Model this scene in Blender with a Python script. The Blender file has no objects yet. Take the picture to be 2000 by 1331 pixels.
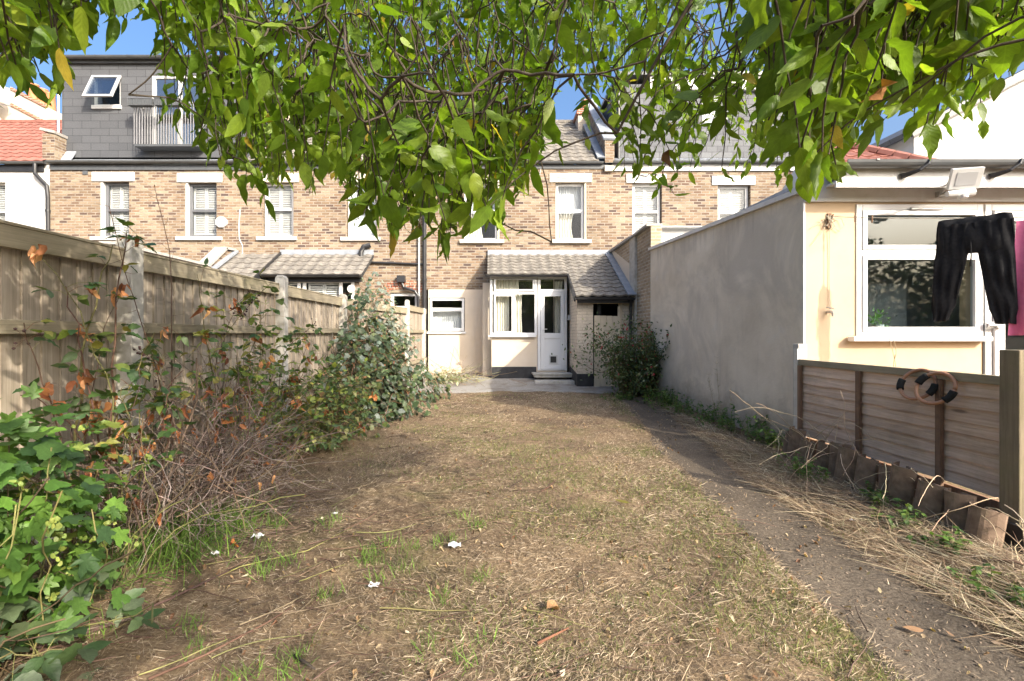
import bpy, math, random
import numpy as np
from mathutils import Vector, Matrix

rng = np.random.default_rng(7)
random.seed(7)
scene = bpy.context.scene
COL = scene.collection

# ------------------------------------------------------------------ camera, sky, sun, exposure
F, CX, HY, CAMZ = 940.0, 960.0, 650.0, 1.3        # focal length and vanishing point measured in the photograph
cam_data = bpy.data.cameras.new("camera")
cam = bpy.data.objects.new("camera", cam_data)
COL.objects.link(cam)
cam.location = (0, 0, CAMZ)
cam.rotation_euler = (math.radians(90), 0, 0)
cam_data.sensor_width = 36
cam_data.lens = F / 2000 * 36
cam_data.shift_x = (1000 - CX) / 2000
cam_data.shift_y = -(665.5 - HY) / 2000
cam_data.clip_start = 0.05
cam_data.clip_end = 1000
scene.camera = cam

SUN_TRAVEL = Vector((-0.85, 1.0, -0.74)).normalized()
to_sun = -SUN_TRAVEL
world = bpy.data.worlds.new("World")
scene.world = world
world.use_nodes = True
wn = world.node_tree
sky = wn.nodes.new("ShaderNodeTexSky")
sky.sky_type = 'NISHITA'
sky.sun_disc = False
sky.sun_elevation = math.asin(to_sun.z)
sky.sun_rotation = math.atan2(to_sun.x, to_sun.y)
sky.air_density = 0.95
sky.dust_density = 9.0
sky.altitude = 0
sky.ozone_density = 5.5
bg = wn.nodes["Background"]
hs = wn.nodes.new("ShaderNodeHueSaturation")
hs.inputs['Saturation'].default_value = 1.12
wn.links.new(sky.outputs[0], hs.inputs['Color'])
wn.links.new(hs.outputs[0], bg.inputs[0])
bg.inputs[1].default_value = 0.15
sun_data = bpy.data.lights.new("sun", 'SUN')
sun_data.energy = 2.3
sun_data.angle = math.radians(0.5)
sun_data.color = (1.0, 0.95, 0.87)
sun = bpy.data.objects.new("sun", sun_data)
COL.objects.link(sun)
sun.rotation_euler = SUN_TRAVEL.to_track_quat('-Z', 'Y').to_euler()
sun.location = (8, -8, 12)
vs = scene.view_settings
vs.view_transform = 'Standard'
vs.look = 'None'
vs.exposure = 1.56
vs.use_white_balance = True                         # the photograph is balanced for the open shade
vs.white_balance_temperature = 7200
vs.white_balance_tint = 9
vs.gamma = 1
scene.cycles.max_bounces = 8
scene.cycles.transparent_max_bounces = 12
scene.cycles.use_denoising = True

# ------------------------------------------------------------------ helpers
def PX(px, py, d):
    return Vector(((px - CX) / F * d, d, CAMZ + (HY - py) / F * d))

def tag(o, label=None, cat=None, group=None, kind=None):
    if label: o['label'] = label
    if cat: o['category'] = cat
    if group: o['group'] = group
    if kind: o['kind'] = kind
    return o

def thing(name, label, cat, loc=(0, 0, 0), group=None):
    o = bpy.data.objects.new(name, None)
    COL.objects.link(o)
    o.location = loc
    o.empty_display_size = 0.2
    return tag(o, label, cat, group)

def attach(o, parent):
    if parent is not None:
        o.parent = parent
        if parent.type == 'EMPTY':
            o.matrix_parent_inverse = Matrix.Translation(parent.location).inverted()

def set_col(me, cols, domain):
    a = me.color_attributes.new("tint", 'FLOAT_COLOR', domain)
    c = np.ones((len(cols), 4), np.float32)
    c[:, :3] = cols
    a.data.foreach_set("color", c.ravel())

class MB:
    def __init__(s):
        s.v = []; s.f = []; s.t = []
    def face(s, pts, t=1.0):
        b = len(s.v)
        s.v += [tuple(p) for p in pts]
        s.f.append(tuple(range(b, b + len(pts)))); s.t.append(t)
    def box(s, x0, x1, y0, y1, z0, z1, t=1.0):
        s.obox(((x0+x1)/2, (y0+y1)/2, (z0+z1)/2), ((x1-x0)/2, 0, 0), (0, (y1-y0)/2, 0), (0, 0, (z1-z0)/2), t)
        return s
    def obox(s, c, a, b, d, t=1.0):
        c, a, b, d = Vector(c), Vector(a), Vector(b), Vector(d)
        if a.cross(b).dot(d) < 0: a = -a
        k = len(s.v)
        for sz in (-1, 1):
            for sy in (-1, 1):
                for sx in (-1, 1):
                    s.v.append(tuple(c + a*sx + b*sy + d*sz))
        for q in ((0,2,3,1), (4,5,7,6), (0,1,5,4), (2,6,7,3), (0,4,6,2), (1,3,7,5)):
            s.f.append(tuple(k+i for i in q)); s.t.append(t)
        return s
    def bar(s, p, q, w, h, t=1.0, up=(0, 0, 1)):
        p, q = Vector(p), Vector(q)
        d = (q - p); L = d.length; d = d / L
        u = Vector(up)
        sd = d.cross(u)
        if sd.length < 1e-4: sd = d.cross(Vector((0, 1, 0)))
        sd.normalize(); u = sd.cross(d).normalized()
        return s.obox((p+q)/2, d*(L/2), sd*(w/2), u*(h/2), t)
    def tube(s, pts, r, n=8, t=1.0, cap=True):
        pts = [Vector(p) for p in pts]
        rs = r if hasattr(r, '__len__') else [r]*len(pts)
        k = len(s.v); prev = None
        for i, p in enumerate(pts):
            d = (pts[min(i+1, len(pts)-1)] - pts[max(i-1, 0)]).normalized()
            if prev is None:
                u = d.orthogonal().normalized()
            else:
                u = (prev - d*prev.dot(d)).normalized()
            prev = u; w = d.cross(u)
            for j in range(n):
                a = 2*math.pi*j/n
                s.v.append(tuple(p + (u*math.cos(a) + w*math.sin(a))*rs[i]))
        for i in range(len(pts)-1):
            for j in range(n):
                s.f.append((k+i*n+j, k+i*n+(j+1) % n, k+(i+1)*n+(j+1) % n, k+(i+1)*n+j)); s.t.append(t)
        if cap:
            s.f.append(tuple(k+j for j in reversed(range(n)))); s.t.append(t)
            e = k+(len(pts)-1)*n
            s.f.append(tuple(e+j for j in range(n))); s.t.append(t)
        return s
    def prism(s, poly, ext, t=1.0):
        """closed polygon (3-D points, planar) extruded along vector ext"""
        ext = Vector(ext)
        a = [Vector(p) for p in poly]; n = len(a)
        nrm = sum(((a[i]-a[0]).cross(a[(i+1) % n]-a[0]) for i in range(1, n)), Vector())
        if nrm.dot(ext) > 0: a = a[::-1]
        b = [p+ext for p in a]
        k = len(s.v)
        s.v += [tuple(p) for p in a+b]
        s.f.append(tuple(range(k, k+n))); s.t.append(t)
        s.f.append(tuple(k+n+i for i in reversed(range(n)))); s.t.append(t)
        for i in range(n):
            j = (i+1) % n
            s.f.append((k+i, k+n+i, k+n+j, k+j)); s.t.append(t)
        return s
    def grid(s, P, t=1.0):
        """P[i][j] points"""
        k = len(s.v); m = len(P[0])
        for row in P: s.v += [tuple(p) for p in row]
        for i in range(len(P)-1):
            for j in range(m-1):
                s.f.append((k+i*m+j, k+i*m+j+1, k+(i+1)*m+j+1, k+(i+1)*m+j))
                s.t.append(t(i, j) if callable(t) else t)
        return s
    def build(s, name, mat, parent=None, bevel=0.0, smooth=False):
        me = bpy.data.meshes.new(name)
        me.from_pydata(s.v, [], s.f)
        nl = len(me.loops)
        vi = np.empty(nl, np.int32); me.loops.foreach_get("vertex_index", vi)
        co = np.array(s.v, np.float32)[vi]
        npoly = len(me.polygons)
        nr = np.empty(npoly*3, np.float32); me.polygons.foreach_get("normal", nr); nr = np.abs(nr.reshape(-1, 3))
        tot = np.empty(npoly, np.int32); me.polygons.foreach_get("loop_total", tot)
        ax = np.repeat(np.argmax(nr + np.array([0, 1e-4, 0]), axis=1), tot)
        uv = np.where((ax == 0)[:, None], co[:, [1, 2]], np.where((ax == 1)[:, None], co[:, [0, 2]], co[:, [0, 1]]))
        ul = me.uv_layers.new(name="UVMap")
        ul.data.foreach_set("uv", uv.astype(np.float32).ravel())
        tt = np.array([(q, q, q) if not hasattr(q, '__len__') else q for q in s.t], np.float32)
        set_col(me, np.repeat(tt, tot, axis=0), 'CORNER')
        if smooth:
            me.polygons.foreach_set("use_smooth", [True]*npoly)
        me.update()
        me.materials.append(mat)
        o = bpy.data.objects.new(name, me)
        COL.objects.link(o)
        attach(o, parent)
        if bevel:
            m = o.modifiers.new("bevel", 'BEVEL'); m.width = bevel; m.segments = 2; m.limit_method = 'ANGLE'
        return o

def arrays(name, V, Fc, mat, parent=None, uv=None, col=None, smooth=True):
    """mesh from numpy: V (n,3), Fc (m,k), per-vertex uv and colour"""
    me = bpy.data.meshes.new(name)
    V = np.asarray(V, np.float32); Fc = np.asarray(Fc, np.int32)
    m, k = Fc.shape
    me.vertices.add(len(V)); me.vertices.foreach_set("co", V.ravel())
    me.loops.add(m*k); me.loops.foreach_set("vertex_index", Fc.ravel())
    me.polygons.add(m)
    me.polygons.foreach_set("loop_start", np.arange(0, m*k, k, dtype=np.int32))
    me.update(calc_edges=True)
    if uv is not None:
        ul = me.uv_layers.new(name="UVMap")
        ul.data.foreach_set("uv", np.asarray(uv, np.float32)[Fc.ravel()].ravel())
    set_col(me, np.ones((len(V), 3)) if col is None else col, 'POINT')
    if smooth: me.polygons.foreach_set("use_smooth", np.ones(m, bool))
    me.materials.append(mat)
    o = bpy.data.objects.new(name, me)
    COL.objects.link(o)
    attach(o, parent)
    return o

class NT:
    """small node-tree writer"""
    def __init__(s, name):
        s.m = bpy.data.materials.new(name); s.m.use_nodes = True
        s.t = s.m.node_tree; s.b = s.t.nodes["Principled BSDF"]; s.out = s.t.nodes["Material Output"]
    def n(s, typ, **kw):
        q = s.t.nodes.new("ShaderNode"+typ)
        for k, v in kw.items():
            setattr(q, k, v)
        return q
    def set(s, sock, v):
        if hasattr(v, 'links') or isinstance(v, bpy.types.NodeSocket): s.t.links.new(v, sock)
        else:
            if sock.type == 'RGBA' and len(v) == 3: v = (*v, 1)
            sock.default_value = v
    def uv(s, name='UV'):
        return s.n("TexCoord").outputs[name]
    def map(s, vec, scale=(1, 1, 1), rot=(0, 0, 0), loc=(0, 0, 0)):
        q = s.n("Mapping"); s.set(q.inputs[0], vec)
        q.inputs['Scale'].default_value = scale; q.inputs['Rotation'].default_value = rot; q.inputs['Location'].default_value = loc
        return q.outputs[0]
    def noise(s, vec, scale, detail=4, rough=0.55, out=0, dist=0.0):
        q = s.n("TexNoise"); s.set(q.inputs['Vector'], vec)
        q.inputs['Scale'].default_value = scale; q.inputs['Detail'].default_value = detail
        q.inputs['Roughness'].default_value = rough; q.inputs['Distortion'].default_value = dist
        return q.outputs[out]
    def ramp(s, fac, stops, interp='LINEAR'):
        q = s.n("ValToRGB"); s.set(q.inputs[0], fac)
        cr = q.color_ramp; cr.interpolation = interp
        while len(cr.elements) < len(stops): cr.elements.new(0.5)
        for e, (p, c) in zip(cr.elements, stops):
            e.position = p
            e.color = (c, c, c, 1) if not hasattr(c, '__len__') else (*c, 1)
        return q.outputs[0]
    def mix(s, fac, a, b, mode='MIX'):
        q = s.n("Mix", data_type='RGBA', blend_type=mode)
        s.set(q.inputs[0], fac); s.set(q.inputs[6], a); s.set(q.inputs[7], b)
        return q.outputs[2]
    def math(s, op, a, b=0.0):
        q = s.n("Math", operation=op)
        s.set(q.inputs[0], a); s.set(q.inputs[1], b)
        return q.outputs[0]
    def tint(s, c):
        a = s.n("Attribute"); a.attribute_name = "tint"
        return s.mix(1.0, c, a.outputs['Color'], 'MULTIPLY')
    def bump(s, h, strength=0.4, dist=0.01, normal=None):
        q = s.n("Bump"); q.inputs['Strength'].default_value = strength; q.inputs['Distance'].default_value = dist
        s.set(q.inputs['Height'], h)
        if normal is not None: s.set(q.inputs['Normal'], normal)
        return q.outputs[0]
    def done(s, col, rough=0.8, normal=None, spec=0.3, metal=0.0):
        s.set(s.b.inputs['Base Color'], col); s.set(s.b.inputs['Roughness'], rough)
        s.b.inputs['Specular IOR Level'].default_value = spec
        s.b.inputs['Metallic'].default_value = metal
        if normal is not None: s.set(s.b.inputs['Normal'], normal)
        return s.m

def plain(name, c1, c2=None, scale=8.0, rough=0.6, bump=0.0, bscale=60, spec=0.3, metal=0.0, stretch=(1, 1, 1), stain=None, bdist=0.004):
    n = NT(name); uv = n.map(n.uv('Object'), stretch)
    c = n.ramp(n.noise(uv, scale, 6, 0.6), [(0.3, c1), (0.7, c2 or c1)])
    if stain:
        sc, amt, scale2 = stain
        k = n.ramp(n.noise(uv, scale2, 5, 0.65), [(0.48, 0), (0.68, amt)])
        c = n.mix(k, c, sc)
    nm = n.bump(n.noise(uv, bscale, 5, 0.6), bump, bdist) if bump else None
    return n.done(n.tint(c), rough, nm, spec, metal)

def brick(name, stops, mortar, bw=0.225, bh=0.075, mw=0.012, grime=0.35, msmooth=0.15, offset=0.5, paint=None, bump=0.6, rough=0.9):
    n = NT(name); uv = n.uv()
    wob = n.noise(uv, 25, 2, 0.5, out=1)
    vec = n.mix(0.006, uv, wob, 'ADD')
    b = n.n("TexBrick"); n.set(b.inputs['Vector'], vec)
    b.offset = offset
    for k, v in (('Scale', 1.0), ('Mortar Size', mw), ('Mortar Smooth', msmooth), ('Bias', 0.0), ('Brick Width', bw), ('Row Height', bh)):
        b.inputs[k].default_value = v
    b.inputs['Color1'].default_value = (0, 0, 0, 1); b.inputs['Color2'].default_value = (1, 1, 1, 1); b.inputs['Mortar'].default_value = (.5, .5, .5, 1)
    c = n.ramp(b.outputs['Color'], stops)
    big = n.noise(uv, 0.9, 5, 0.6)
    fine = n.noise(uv, 38, 5, 0.7)
    c = n.mix(0.55, c, n.ramp(fine, [(0.3, 0.55), (0.7, 1.25)]), 'MULTIPLY')
    mcol = n.mix(n.ramp(n.noise(uv, 7, 4), [(0.35, 0.0), (0.7, 1.0)]), mortar, tuple(k*0.6 for k in mortar))
    c = n.mix(b.outputs['Fac'], c, mcol)
    c = n.mix(grime, c, n.ramp(big, [(0.3, 0.45), (0.65, 1.2)]), 'MULTIPLY')
    if paint: c = n.mix(n.ramp(n.noise(uv, 14, 6, 0.7), [(0.33, 0.75), (0.42, 1.0)]), c, paint)
    h = n.math('ADD', n.math('MULTIPLY', b.outputs['Fac'], -1.0), n.math('MULTIPLY', fine, 0.5))
    return n.done(n.tint(c), rough, n.bump(h, bump, 0.01), 0.2)

def wood(name, c1, c2, along='v', green=0.0, gcol=(0.10, 0.11, 0.04), knots=True, rough=0.85):
    n = NT(name); uv = n.uv()
    a = n.n("Attribute"); a.attribute_name = "tint"
    off = n.mix(1.0, uv, n.mix(1.0, a.outputs['Color'], (37.0, 91.0, 0.0), 'MULTIPLY'), 'ADD')
    st = (55, 2.2, 1) if along == 'v' else (2.2, 55, 1)
    g = n.noise(n.map(off, st), 1.0, 6, 0.65, dist=0.6)
    c = n.ramp(g, [(0.25, c1), (0.72, c2)])
    big = n.noise(uv, 2.0, 5, 0.6)
    c = n.mix(0.5, c, n.ramp(big, [(0.3, 0.6), (0.7, 1.2)]), 'MULTIPLY')
    if knots:
        w = n.n("TexVoronoi"); n.set(w.inputs['Vector'], n.map(off, (7, 1.6, 1) if along == 'v' else (1.6, 7, 1))); w.inputs['Scale'].default_value = 1.0
        k = n.ramp(w.outputs['Distance'], [(0.05, 1.0), (0.11, 0.0)])
        c = n.mix(n.math('MULTIPLY', k, 0.7), c, tuple(q*0.35 for q in c1))
    if green:
        gm = n.ramp(n.noise(uv, 1.7, 6, 0.7), [(0.5, 0.0), (0.72, green)])
        c = n.mix(gm, c, gcol)
    return n.done(n.tint(c), rough, n.bump(g, 0.35, 0.004), 0.2)

def leaf_mat(name, transl=0.35, rough=0.4, vein=0.35, back=(1.25, 1.2, 1.1)):
    n = NT(name)
    at = n.n("Attribute"); at.attribute_name = "tint"
    uv = n.uv(); sep = n.n("SeparateXYZ"); n.set(sep.inputs[0], uv)
    u = n.math('ABSOLUTE', sep.outputs[0])
    rib = n.ramp(u, [(0.0, 1.0), (0.09, 0.0)])
    w = n.n("TexWave"); w.wave_type = 'BANDS'; w.bands_direction = 'Y'
    comb = n.n("CombineXYZ"); n.set(comb.inputs[0], 0.0)
    n.set(comb.inputs[1], n.math('SUBTRACT', sep.outputs[1], n.math('MULTIPLY', u, 0.25)))
    n.set(w.inputs['Vector'], comb.outputs[0]); w.inputs['Scale'].default_value = 2.6
    w.inputs['Distortion'].default_value = 0.4
    sv = n.ramp(w.outputs[0], [(0.8, 0.0), (1.0, 0.5)])
    vm = n.math('MULTIPLY', n.math('MAXIMUM', rib, sv), vein)
    c = n.mix(vm, at.outputs['Color'], n.mix(1.0, at.outputs['Color'], (1.7, 1.6, 1.9), 'MULTIPLY'))
    blot = n.noise(n.uv('Object'), 55, 4, 0.6)
    c = n.mix(0.35, c, n.ramp(blot, [(0.35, 0.6), (0.65, 1.25)]), 'MULTIPLY')
    geo = n.n("NewGeometry")
    c2 = n.mix(geo.outputs['Backfacing'], c, n.mix(1.0, c, back, 'MULTIPLY'))
    n.done(c2, rough, n.bump(w.outputs[0], 0.15, 0.002), 0.4)
    tr = n.n("BsdfTranslucent"); n.set(tr.inputs[0], n.mix(1.0, c, (1.5, 1.6, 0.7), 'MULTIPLY'))
    mx = n.n("MixShader"); mx.inputs[0].default_value = transl
    n.t.links.new(n.b.outputs[0], mx.inputs[1]); n.t.links.new(tr.outputs[0], mx.inputs[2])
    n.t.links.new(mx.outputs[0], n.out.inputs[0])
    return n.m

def glass_mat(name, tintc=(0.85, 0.9, 0.9), refl=0.10):
    n = NT(name)
    tr = n.n("BsdfTransparent"); tr.inputs[0].default_value = (*tintc, 1)
    gl = n.n("BsdfGlossy"); gl.inputs['Roughness'].default_value = 0.02
    nm = n.bump(n.noise(n.uv('Object'), 1.2, 2), 0.03, 0.05); n.set(gl.inputs['Normal'], nm)
    lw = n.n("LayerWeight"); lw.inputs[0].default_value = 0.5
    mx = n.n("MixShader")
    n.set(mx.inputs[0], n.math('ADD', n.math('MULTIPLY', n.math('POWER', lw.outputs['Facing'], 4.0), 0.7), refl))
    n.t.links.new(tr.outputs[0], mx.inputs[1]); n.t.links.new(gl.outputs[0], mx.inputs[2])
    n.t.links.new(mx.outputs[0], n.out.inputs[0])
    n.t.nodes.remove(n.b)
    return n.m

# ------------------------------------------------------------------ materials
STOCK = [(0.0, (0.085, 0.06, 0.055)), (0.14, (0.17, 0.11, 0.08)), (0.36, (0.215, 0.15, 0.10)), (0.62, (0.285, 0.21, 0.145)), (0.82, (0.335, 0.265, 0.19)), (1.0, (0.225, 0.14, 0.09))]
m_brick = brick("stock_brick", STOCK, (0.335, 0.29, 0.235))
m_brick_side = brick("side_brick", [(0, (0.28, 0.2, 0.13)), (0.5, (0.42, 0.32, 0.22)), (1, (0.36, 0.27, 0.17))], (0.5, 0.44, 0.36), grime=0.6)
m_redbrick = brick("red_brick", [(0, (0.32, 0.10, 0.06)), (1, (0.50, 0.2, 0.12))], (0.5, 0.42, 0.35))
m_paintbrick = brick("painted_brick", [(0, (0.60, 0.515, 0.41)), (1, (0.64, 0.55, 0.44))], (0.60, 0.51, 0.41), grime=0.12, bump=0.45)
m_whitewall = plain("white_render", (0.54, 0.535, 0.52), (0.60, 0.595, 0.58), 3, 0.85, 0.25, 90, stain=((0.44, 0.42, 0.38), 0.35, 1.6))
m_cream = plain("cream_render", (0.60, 0.51, 0.41), (0.65, 0.555, 0.45), 2.5, 0.85, 0.2, 120, stain=((0.55, 0.44, 0.32), 0.4, 1.3))
m_peach = plain("peach_render", (0.55, 0.41, 0.275), (0.59, 0.445, 0.30), 2, 0.9, 0.3, 220, bdist=0.002, stain=((0.50, 0.36, 0.225), 0.35, 2.2))
def plaster_mat():
    n = NT("grey_plaster"); uv = n.uv()
    a = n.noise(uv, 1.1, 6, 0.62, dist=0.4)
    c = n.ramp(a, [(0.28, (0.53, 0.455, 0.36)), (0.5, (0.66, 0.58, 0.47)), (0.72, (0.75, 0.67, 0.56))])
    st = n.noise(n.map(uv, (2.6, 0.35, 1)), 1.0, 5, 0.7)
    c = n.mix(n.ramp(st, [(0.55, 0.0), (0.75, 0.45)]), c, (0.36, 0.32, 0.275))
    c = n.mix(n.ramp(n.noise(uv, 3.5, 6, 0.7), [(0.56, 0), (0.66, 0.35)]), c, (0.64, 0.61, 0.56))
    sep = n.n("SeparateXYZ"); n.set(sep.inputs[0], uv)
    low = n.math('SUBTRACT', n.math('ADD', n.math('MULTIPLY', n.noise(uv, 3.0, 6, 0.7), 0.9), 0.05), sep.outputs[1])       # soil splashed up the foot of the wall
    c = n.mix(n.ramp(low, [(0.0, 0.0), (0.3, 0.6)]), c, (0.20, 0.155, 0.115))
    top = n.math('SUBTRACT', n.math('ADD', sep.outputs[1], n.math('MULTIPLY', n.noise(n.map(uv, (9, 0.2, 1)), 1.0, 4, 0.6), 1.6)), 3.55)   # runs below the capping
    c = n.mix(n.ramp(top, [(0.0, 0.0), (0.35, 0.5)]), c, (0.33, 0.285, 0.23))
    c = n.mix(n.ramp(n.noise(n.map(uv, loc=(3, 1, 0)), 0.75, 6, 0.68, dist=0.8), [(0.47, 0.0), (0.62, 0.5)]), c, (0.42, 0.375, 0.32))
    h = n.noise(n.map(uv, (1, 2.2, 1)), 16, 5, 0.6)
    return n.done(n.tint(c), 0.9, n.bump(h, 0.25, 0.01), 0.15)
m_plaster = plaster_mat()
m_conc = plain("concrete", (0.36, 0.34, 0.31), (0.50, 0.48, 0.44), 12, 0.95, 0.5, 120, stain=((0.2, 0.19, 0.12), 0.5, 4))
m_coping = plain("coping_stone", (0.30, 0.28, 0.26), (0.42, 0.4, 0.37), 9, 0.95, 0.5, 80)
m_lead = plain("lead_flashing", (0.20, 0.22, 0.25), (0.31, 0.335, 0.37), 5, 0.55, 0.2, 20, spec=0.5)
m_stone = plain("painted_stone", (0.55, 0.49, 0.40), (0.61, 0.55, 0.455), 4, 0.8, 0.15, 60)
m_upvc = plain("white_upvc", (0.66, 0.66, 0.66), (0.70, 0.70, 0.70), 3, 0.3, spec=0.5)
m_white = plain("white_paint", (0.57, 0.565, 0.55), (0.62, 0.615, 0.605), 3, 0.5, 0.1, 60, stain=((0.42, 0.39, 0.34), 0.4, 5))
m_greyframe = plain("grey_frame", (0.11, 0.115, 0.125), (0.13, 0.135, 0.145), 3, 0.4, spec=0.5)
m_lightgrey = plain("light_grey_frame", (0.42, 0.42, 0.42), (0.46, 0.46, 0.46), 3, 0.4, spec=0.5)
m_railing = plain("railing_grey", (0.22, 0.22, 0.225), (0.27, 0.27, 0.275), 3, 0.4, spec=0.5)
m_black = plain("black_plastic", (0.018, 0.018, 0.02), (0.03, 0.03, 0.032), 6, 0.4, spec=0.5)
m_gutter = plain("dark_gutter", (0.07, 0.075, 0.08), (0.1, 0.105, 0.11), 4, 0.35, spec=0.5)
m_plinth = plain("black_plinth", (0.022, 0.022, 0.024), (0.045, 0.045, 0.048), 7, 0.7, 0.4, 50)
m_slate = brick("slate_hanging", [(0, (0.088, 0.092, 0.10)), (1, (0.11, 0.114, 0.123))], (0.05, 0.05, 0.055), 0.52, 0.21, 0.006, grime=0.15, msmooth=0.0, bump=0.3, rough=0.6)
m_slate2 = brick("slate_hanging_small", [(0, (0.105, 0.11, 0.12)), (1, (0.15, 0.157, 0.167))], (0.09, 0.09, 0.10), 0.3, 0.17, 0.01, grime=0.2, msmooth=0.0, bump=0.3, rough=0.6)
m_tile = plain("concrete_tile", (0.125, 0.112, 0.098), (0.225, 0.205, 0.18), 14, 0.95, 0.5, 90, stain=((0.32, 0.30, 0.255), 0.45, 9))
m_redtile = plain("red_tile", (0.23, 0.09, 0.07), (0.31, 0.135, 0.105), 10, 0.85, 0.4, 90)
m_claytile = plain("weathered_clay", (0.15, 0.10, 0.07), (0.28, 0.20, 0.145), 14, 0.95, 0.6, 90, stain=((0.06, 0.065, 0.03), 0.5, 6))
m_terracotta = plain("terracotta", (0.5, 0.17, 0.08), (0.6, 0.24, 0.12), 9, 0.85, 0.3, 60)
m_glass = glass_mat("window_glass", (0.95, 0.96, 0.96), 0.03)
m_glass_d = glass_mat("kitchen_glass", (0.80, 0.86, 0.88), 0.045)
m_glass_s = glass_mat("sash_glass", (0.75, 0.8, 0.82), 0.30)
m_curtain = plain("curtain_cloth", (0.70, 0.67, 0.58), (0.76, 0.73, 0.64), 6, 0.95)
m_net = plain("net_curtain", (0.52, 0.54, 0.56), (0.62, 0.64, 0.65), 30, 0.95, stretch=(1, 1, 0.05))
m_dark = plain("dark_room", (0.03, 0.03, 0.03), (0.05, 0.05, 0.05), 2, 0.9)  # near-black colour stands in for the darkness of unlit rooms
m_room = plain("grey_room", (0.40, 0.42, 0.44), (0.46, 0.48, 0.50), 1, 0.9)
m_fence = wood("fence_board", (0.24, 0.195, 0.15), (0.49, 0.42, 0.345), 'v', 0.35, (0.2, 0.18, 0.10))
m_fencecap = wood("fence_cap", (0.24, 0.20, 0.14), (0.40, 0.345, 0.25), 'h', 0.55, (0.18, 0.17, 0.085), knots=False)
m_panel = wood("lap_panel_board", (0.50, 0.34, 0.25), (0.76, 0.58, 0.45), 'h', 0.4, (0.19, 0.18, 0.10))
m_panelpost = wood("old_post", (0.15, 0.12, 0.085), (0.27, 0.22, 0.15), 'v', 0.6, (0.14, 0.14, 0.06))
m_batten = wood("batten", (0.15, 0.09, 0.06), (0.27, 0.17, 0.115), 'v', 0.0)
m_doorwood = wood("cream_painted_door", (0.60, 0.50, 0.36), (0.70, 0.60, 0.46), 'v', 0.0, knots=False)
m_steel = plain("steel", (0.45, 0.45, 0.46), (0.6, 0.6, 0.6), 9, 0.35, metal=0.9)
m_galv = plain("galvanised", (0.42, 0.43, 0.43), (0.55, 0.56, 0.56), 14, 0.5, metal=0.4)
m_blackcloth = plain("black_cotton", (0.015, 0.015, 0.0165), (0.026, 0.026, 0.028), 40, 0.95, 0.3, 300, spec=0.1, bdist=0.001)
m_pinkcloth = plain("pink_cotton", (0.62, 0.14, 0.27), (0.68, 0.19, 0.33), 20, 0.9, 0.2, 300, bdist=0.001)
m_copper = plain("brown_rubber", (0.36, 0.17, 0.09), (0.42, 0.21, 0.12), 12, 0.35, spec=0.5)
m_foam = plain("black_foam", (0.012, 0.012, 0.012), (0.02, 0.02, 0.02), 50, 0.9, 0.4, 200)
m_paper = plain("white_paper", (0.5, 0.51, 0.53), (0.66, 0.66, 0.66), 30, 0.8, 0.2, 60)
m_string = plain("string", (0.40, 0.36, 0.28), (0.50, 0.45, 0.36), 30, 0.9)
m_bark = plain("tree_bark", (0.05, 0.038, 0.03), (0.10, 0.08, 0.062), 40, 0.95, 0.6, 60)
m_twig = plain("dead_twig", (0.9, 0.9, 0.9), (1.0, 1.0, 1.0), 20, 0.9)
m_leaf = leaf_mat("tree_leaf", 0.5, 0.42, 0.3)
m_leaf2 = leaf_mat("bush_leaf", 0.3, 0.5, 0.3)
m_dead = leaf_mat("dead_leaf", 0.25, 0.8, 0.25)
m_blade = leaf_mat("grass_blade", 0.3, 0.6, 0.1)
m_straw = plain("dry_straw", (0.85, 0.85, 0.85), (1, 1, 1), 20, 0.85)
m_berry = plain("berry", (0.9, 0.9, 0.9), (1, 1, 1), 30, 0.3, spec=0.5)

# ------------------------------------------------------------------ ground, path, patio
def smooth01(t):
    t = np.clip(t, 0, 1); return t*t*(3-2*t)

def hgt(x, y):
    x = np.asarray(x, float); y = np.asarray(y, float)
    h = 0.012*np.sin(2.1*x+0.7)*np.cos(1.3*y) + 0.010*np.sin(4.3*x-1.7*y) + 0.006*np.sin(9.1*x+5.2*y+1) + 0.004*np.sin(17*x-13*y)
    near = smooth01((14-np.abs(y-5))/4)*smooth01((9-np.abs(x))/4)
    h = h*near
    pc = np.interp(y, [1, 2, 3, 4, 5.3, 8.2], [1.85, 1.87, 1.93, 2.0, 2.15, 2.7])
    h = h - 0.02*np.exp(-((x-pc)/0.3)**2)*near*(y < 10)
    h = h + 0.05*np.exp(-((x-2.75)/0.22)**2)*near*smooth01((6-y)/2)
    h = h + 0.05*np.exp(-((x+2.3)/0.35)**2)*near
    return h

def patio_h(x, y):
    y = np.asarray(y, float)
    return np.interp(y, [10.3, 10.6, 11.3, 12.4, 13.4], [0.0, 0.03, 0.035, 0.12, 0.18]) + 0.006*np.sin(3*np.asarray(x)+2*y)

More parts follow.
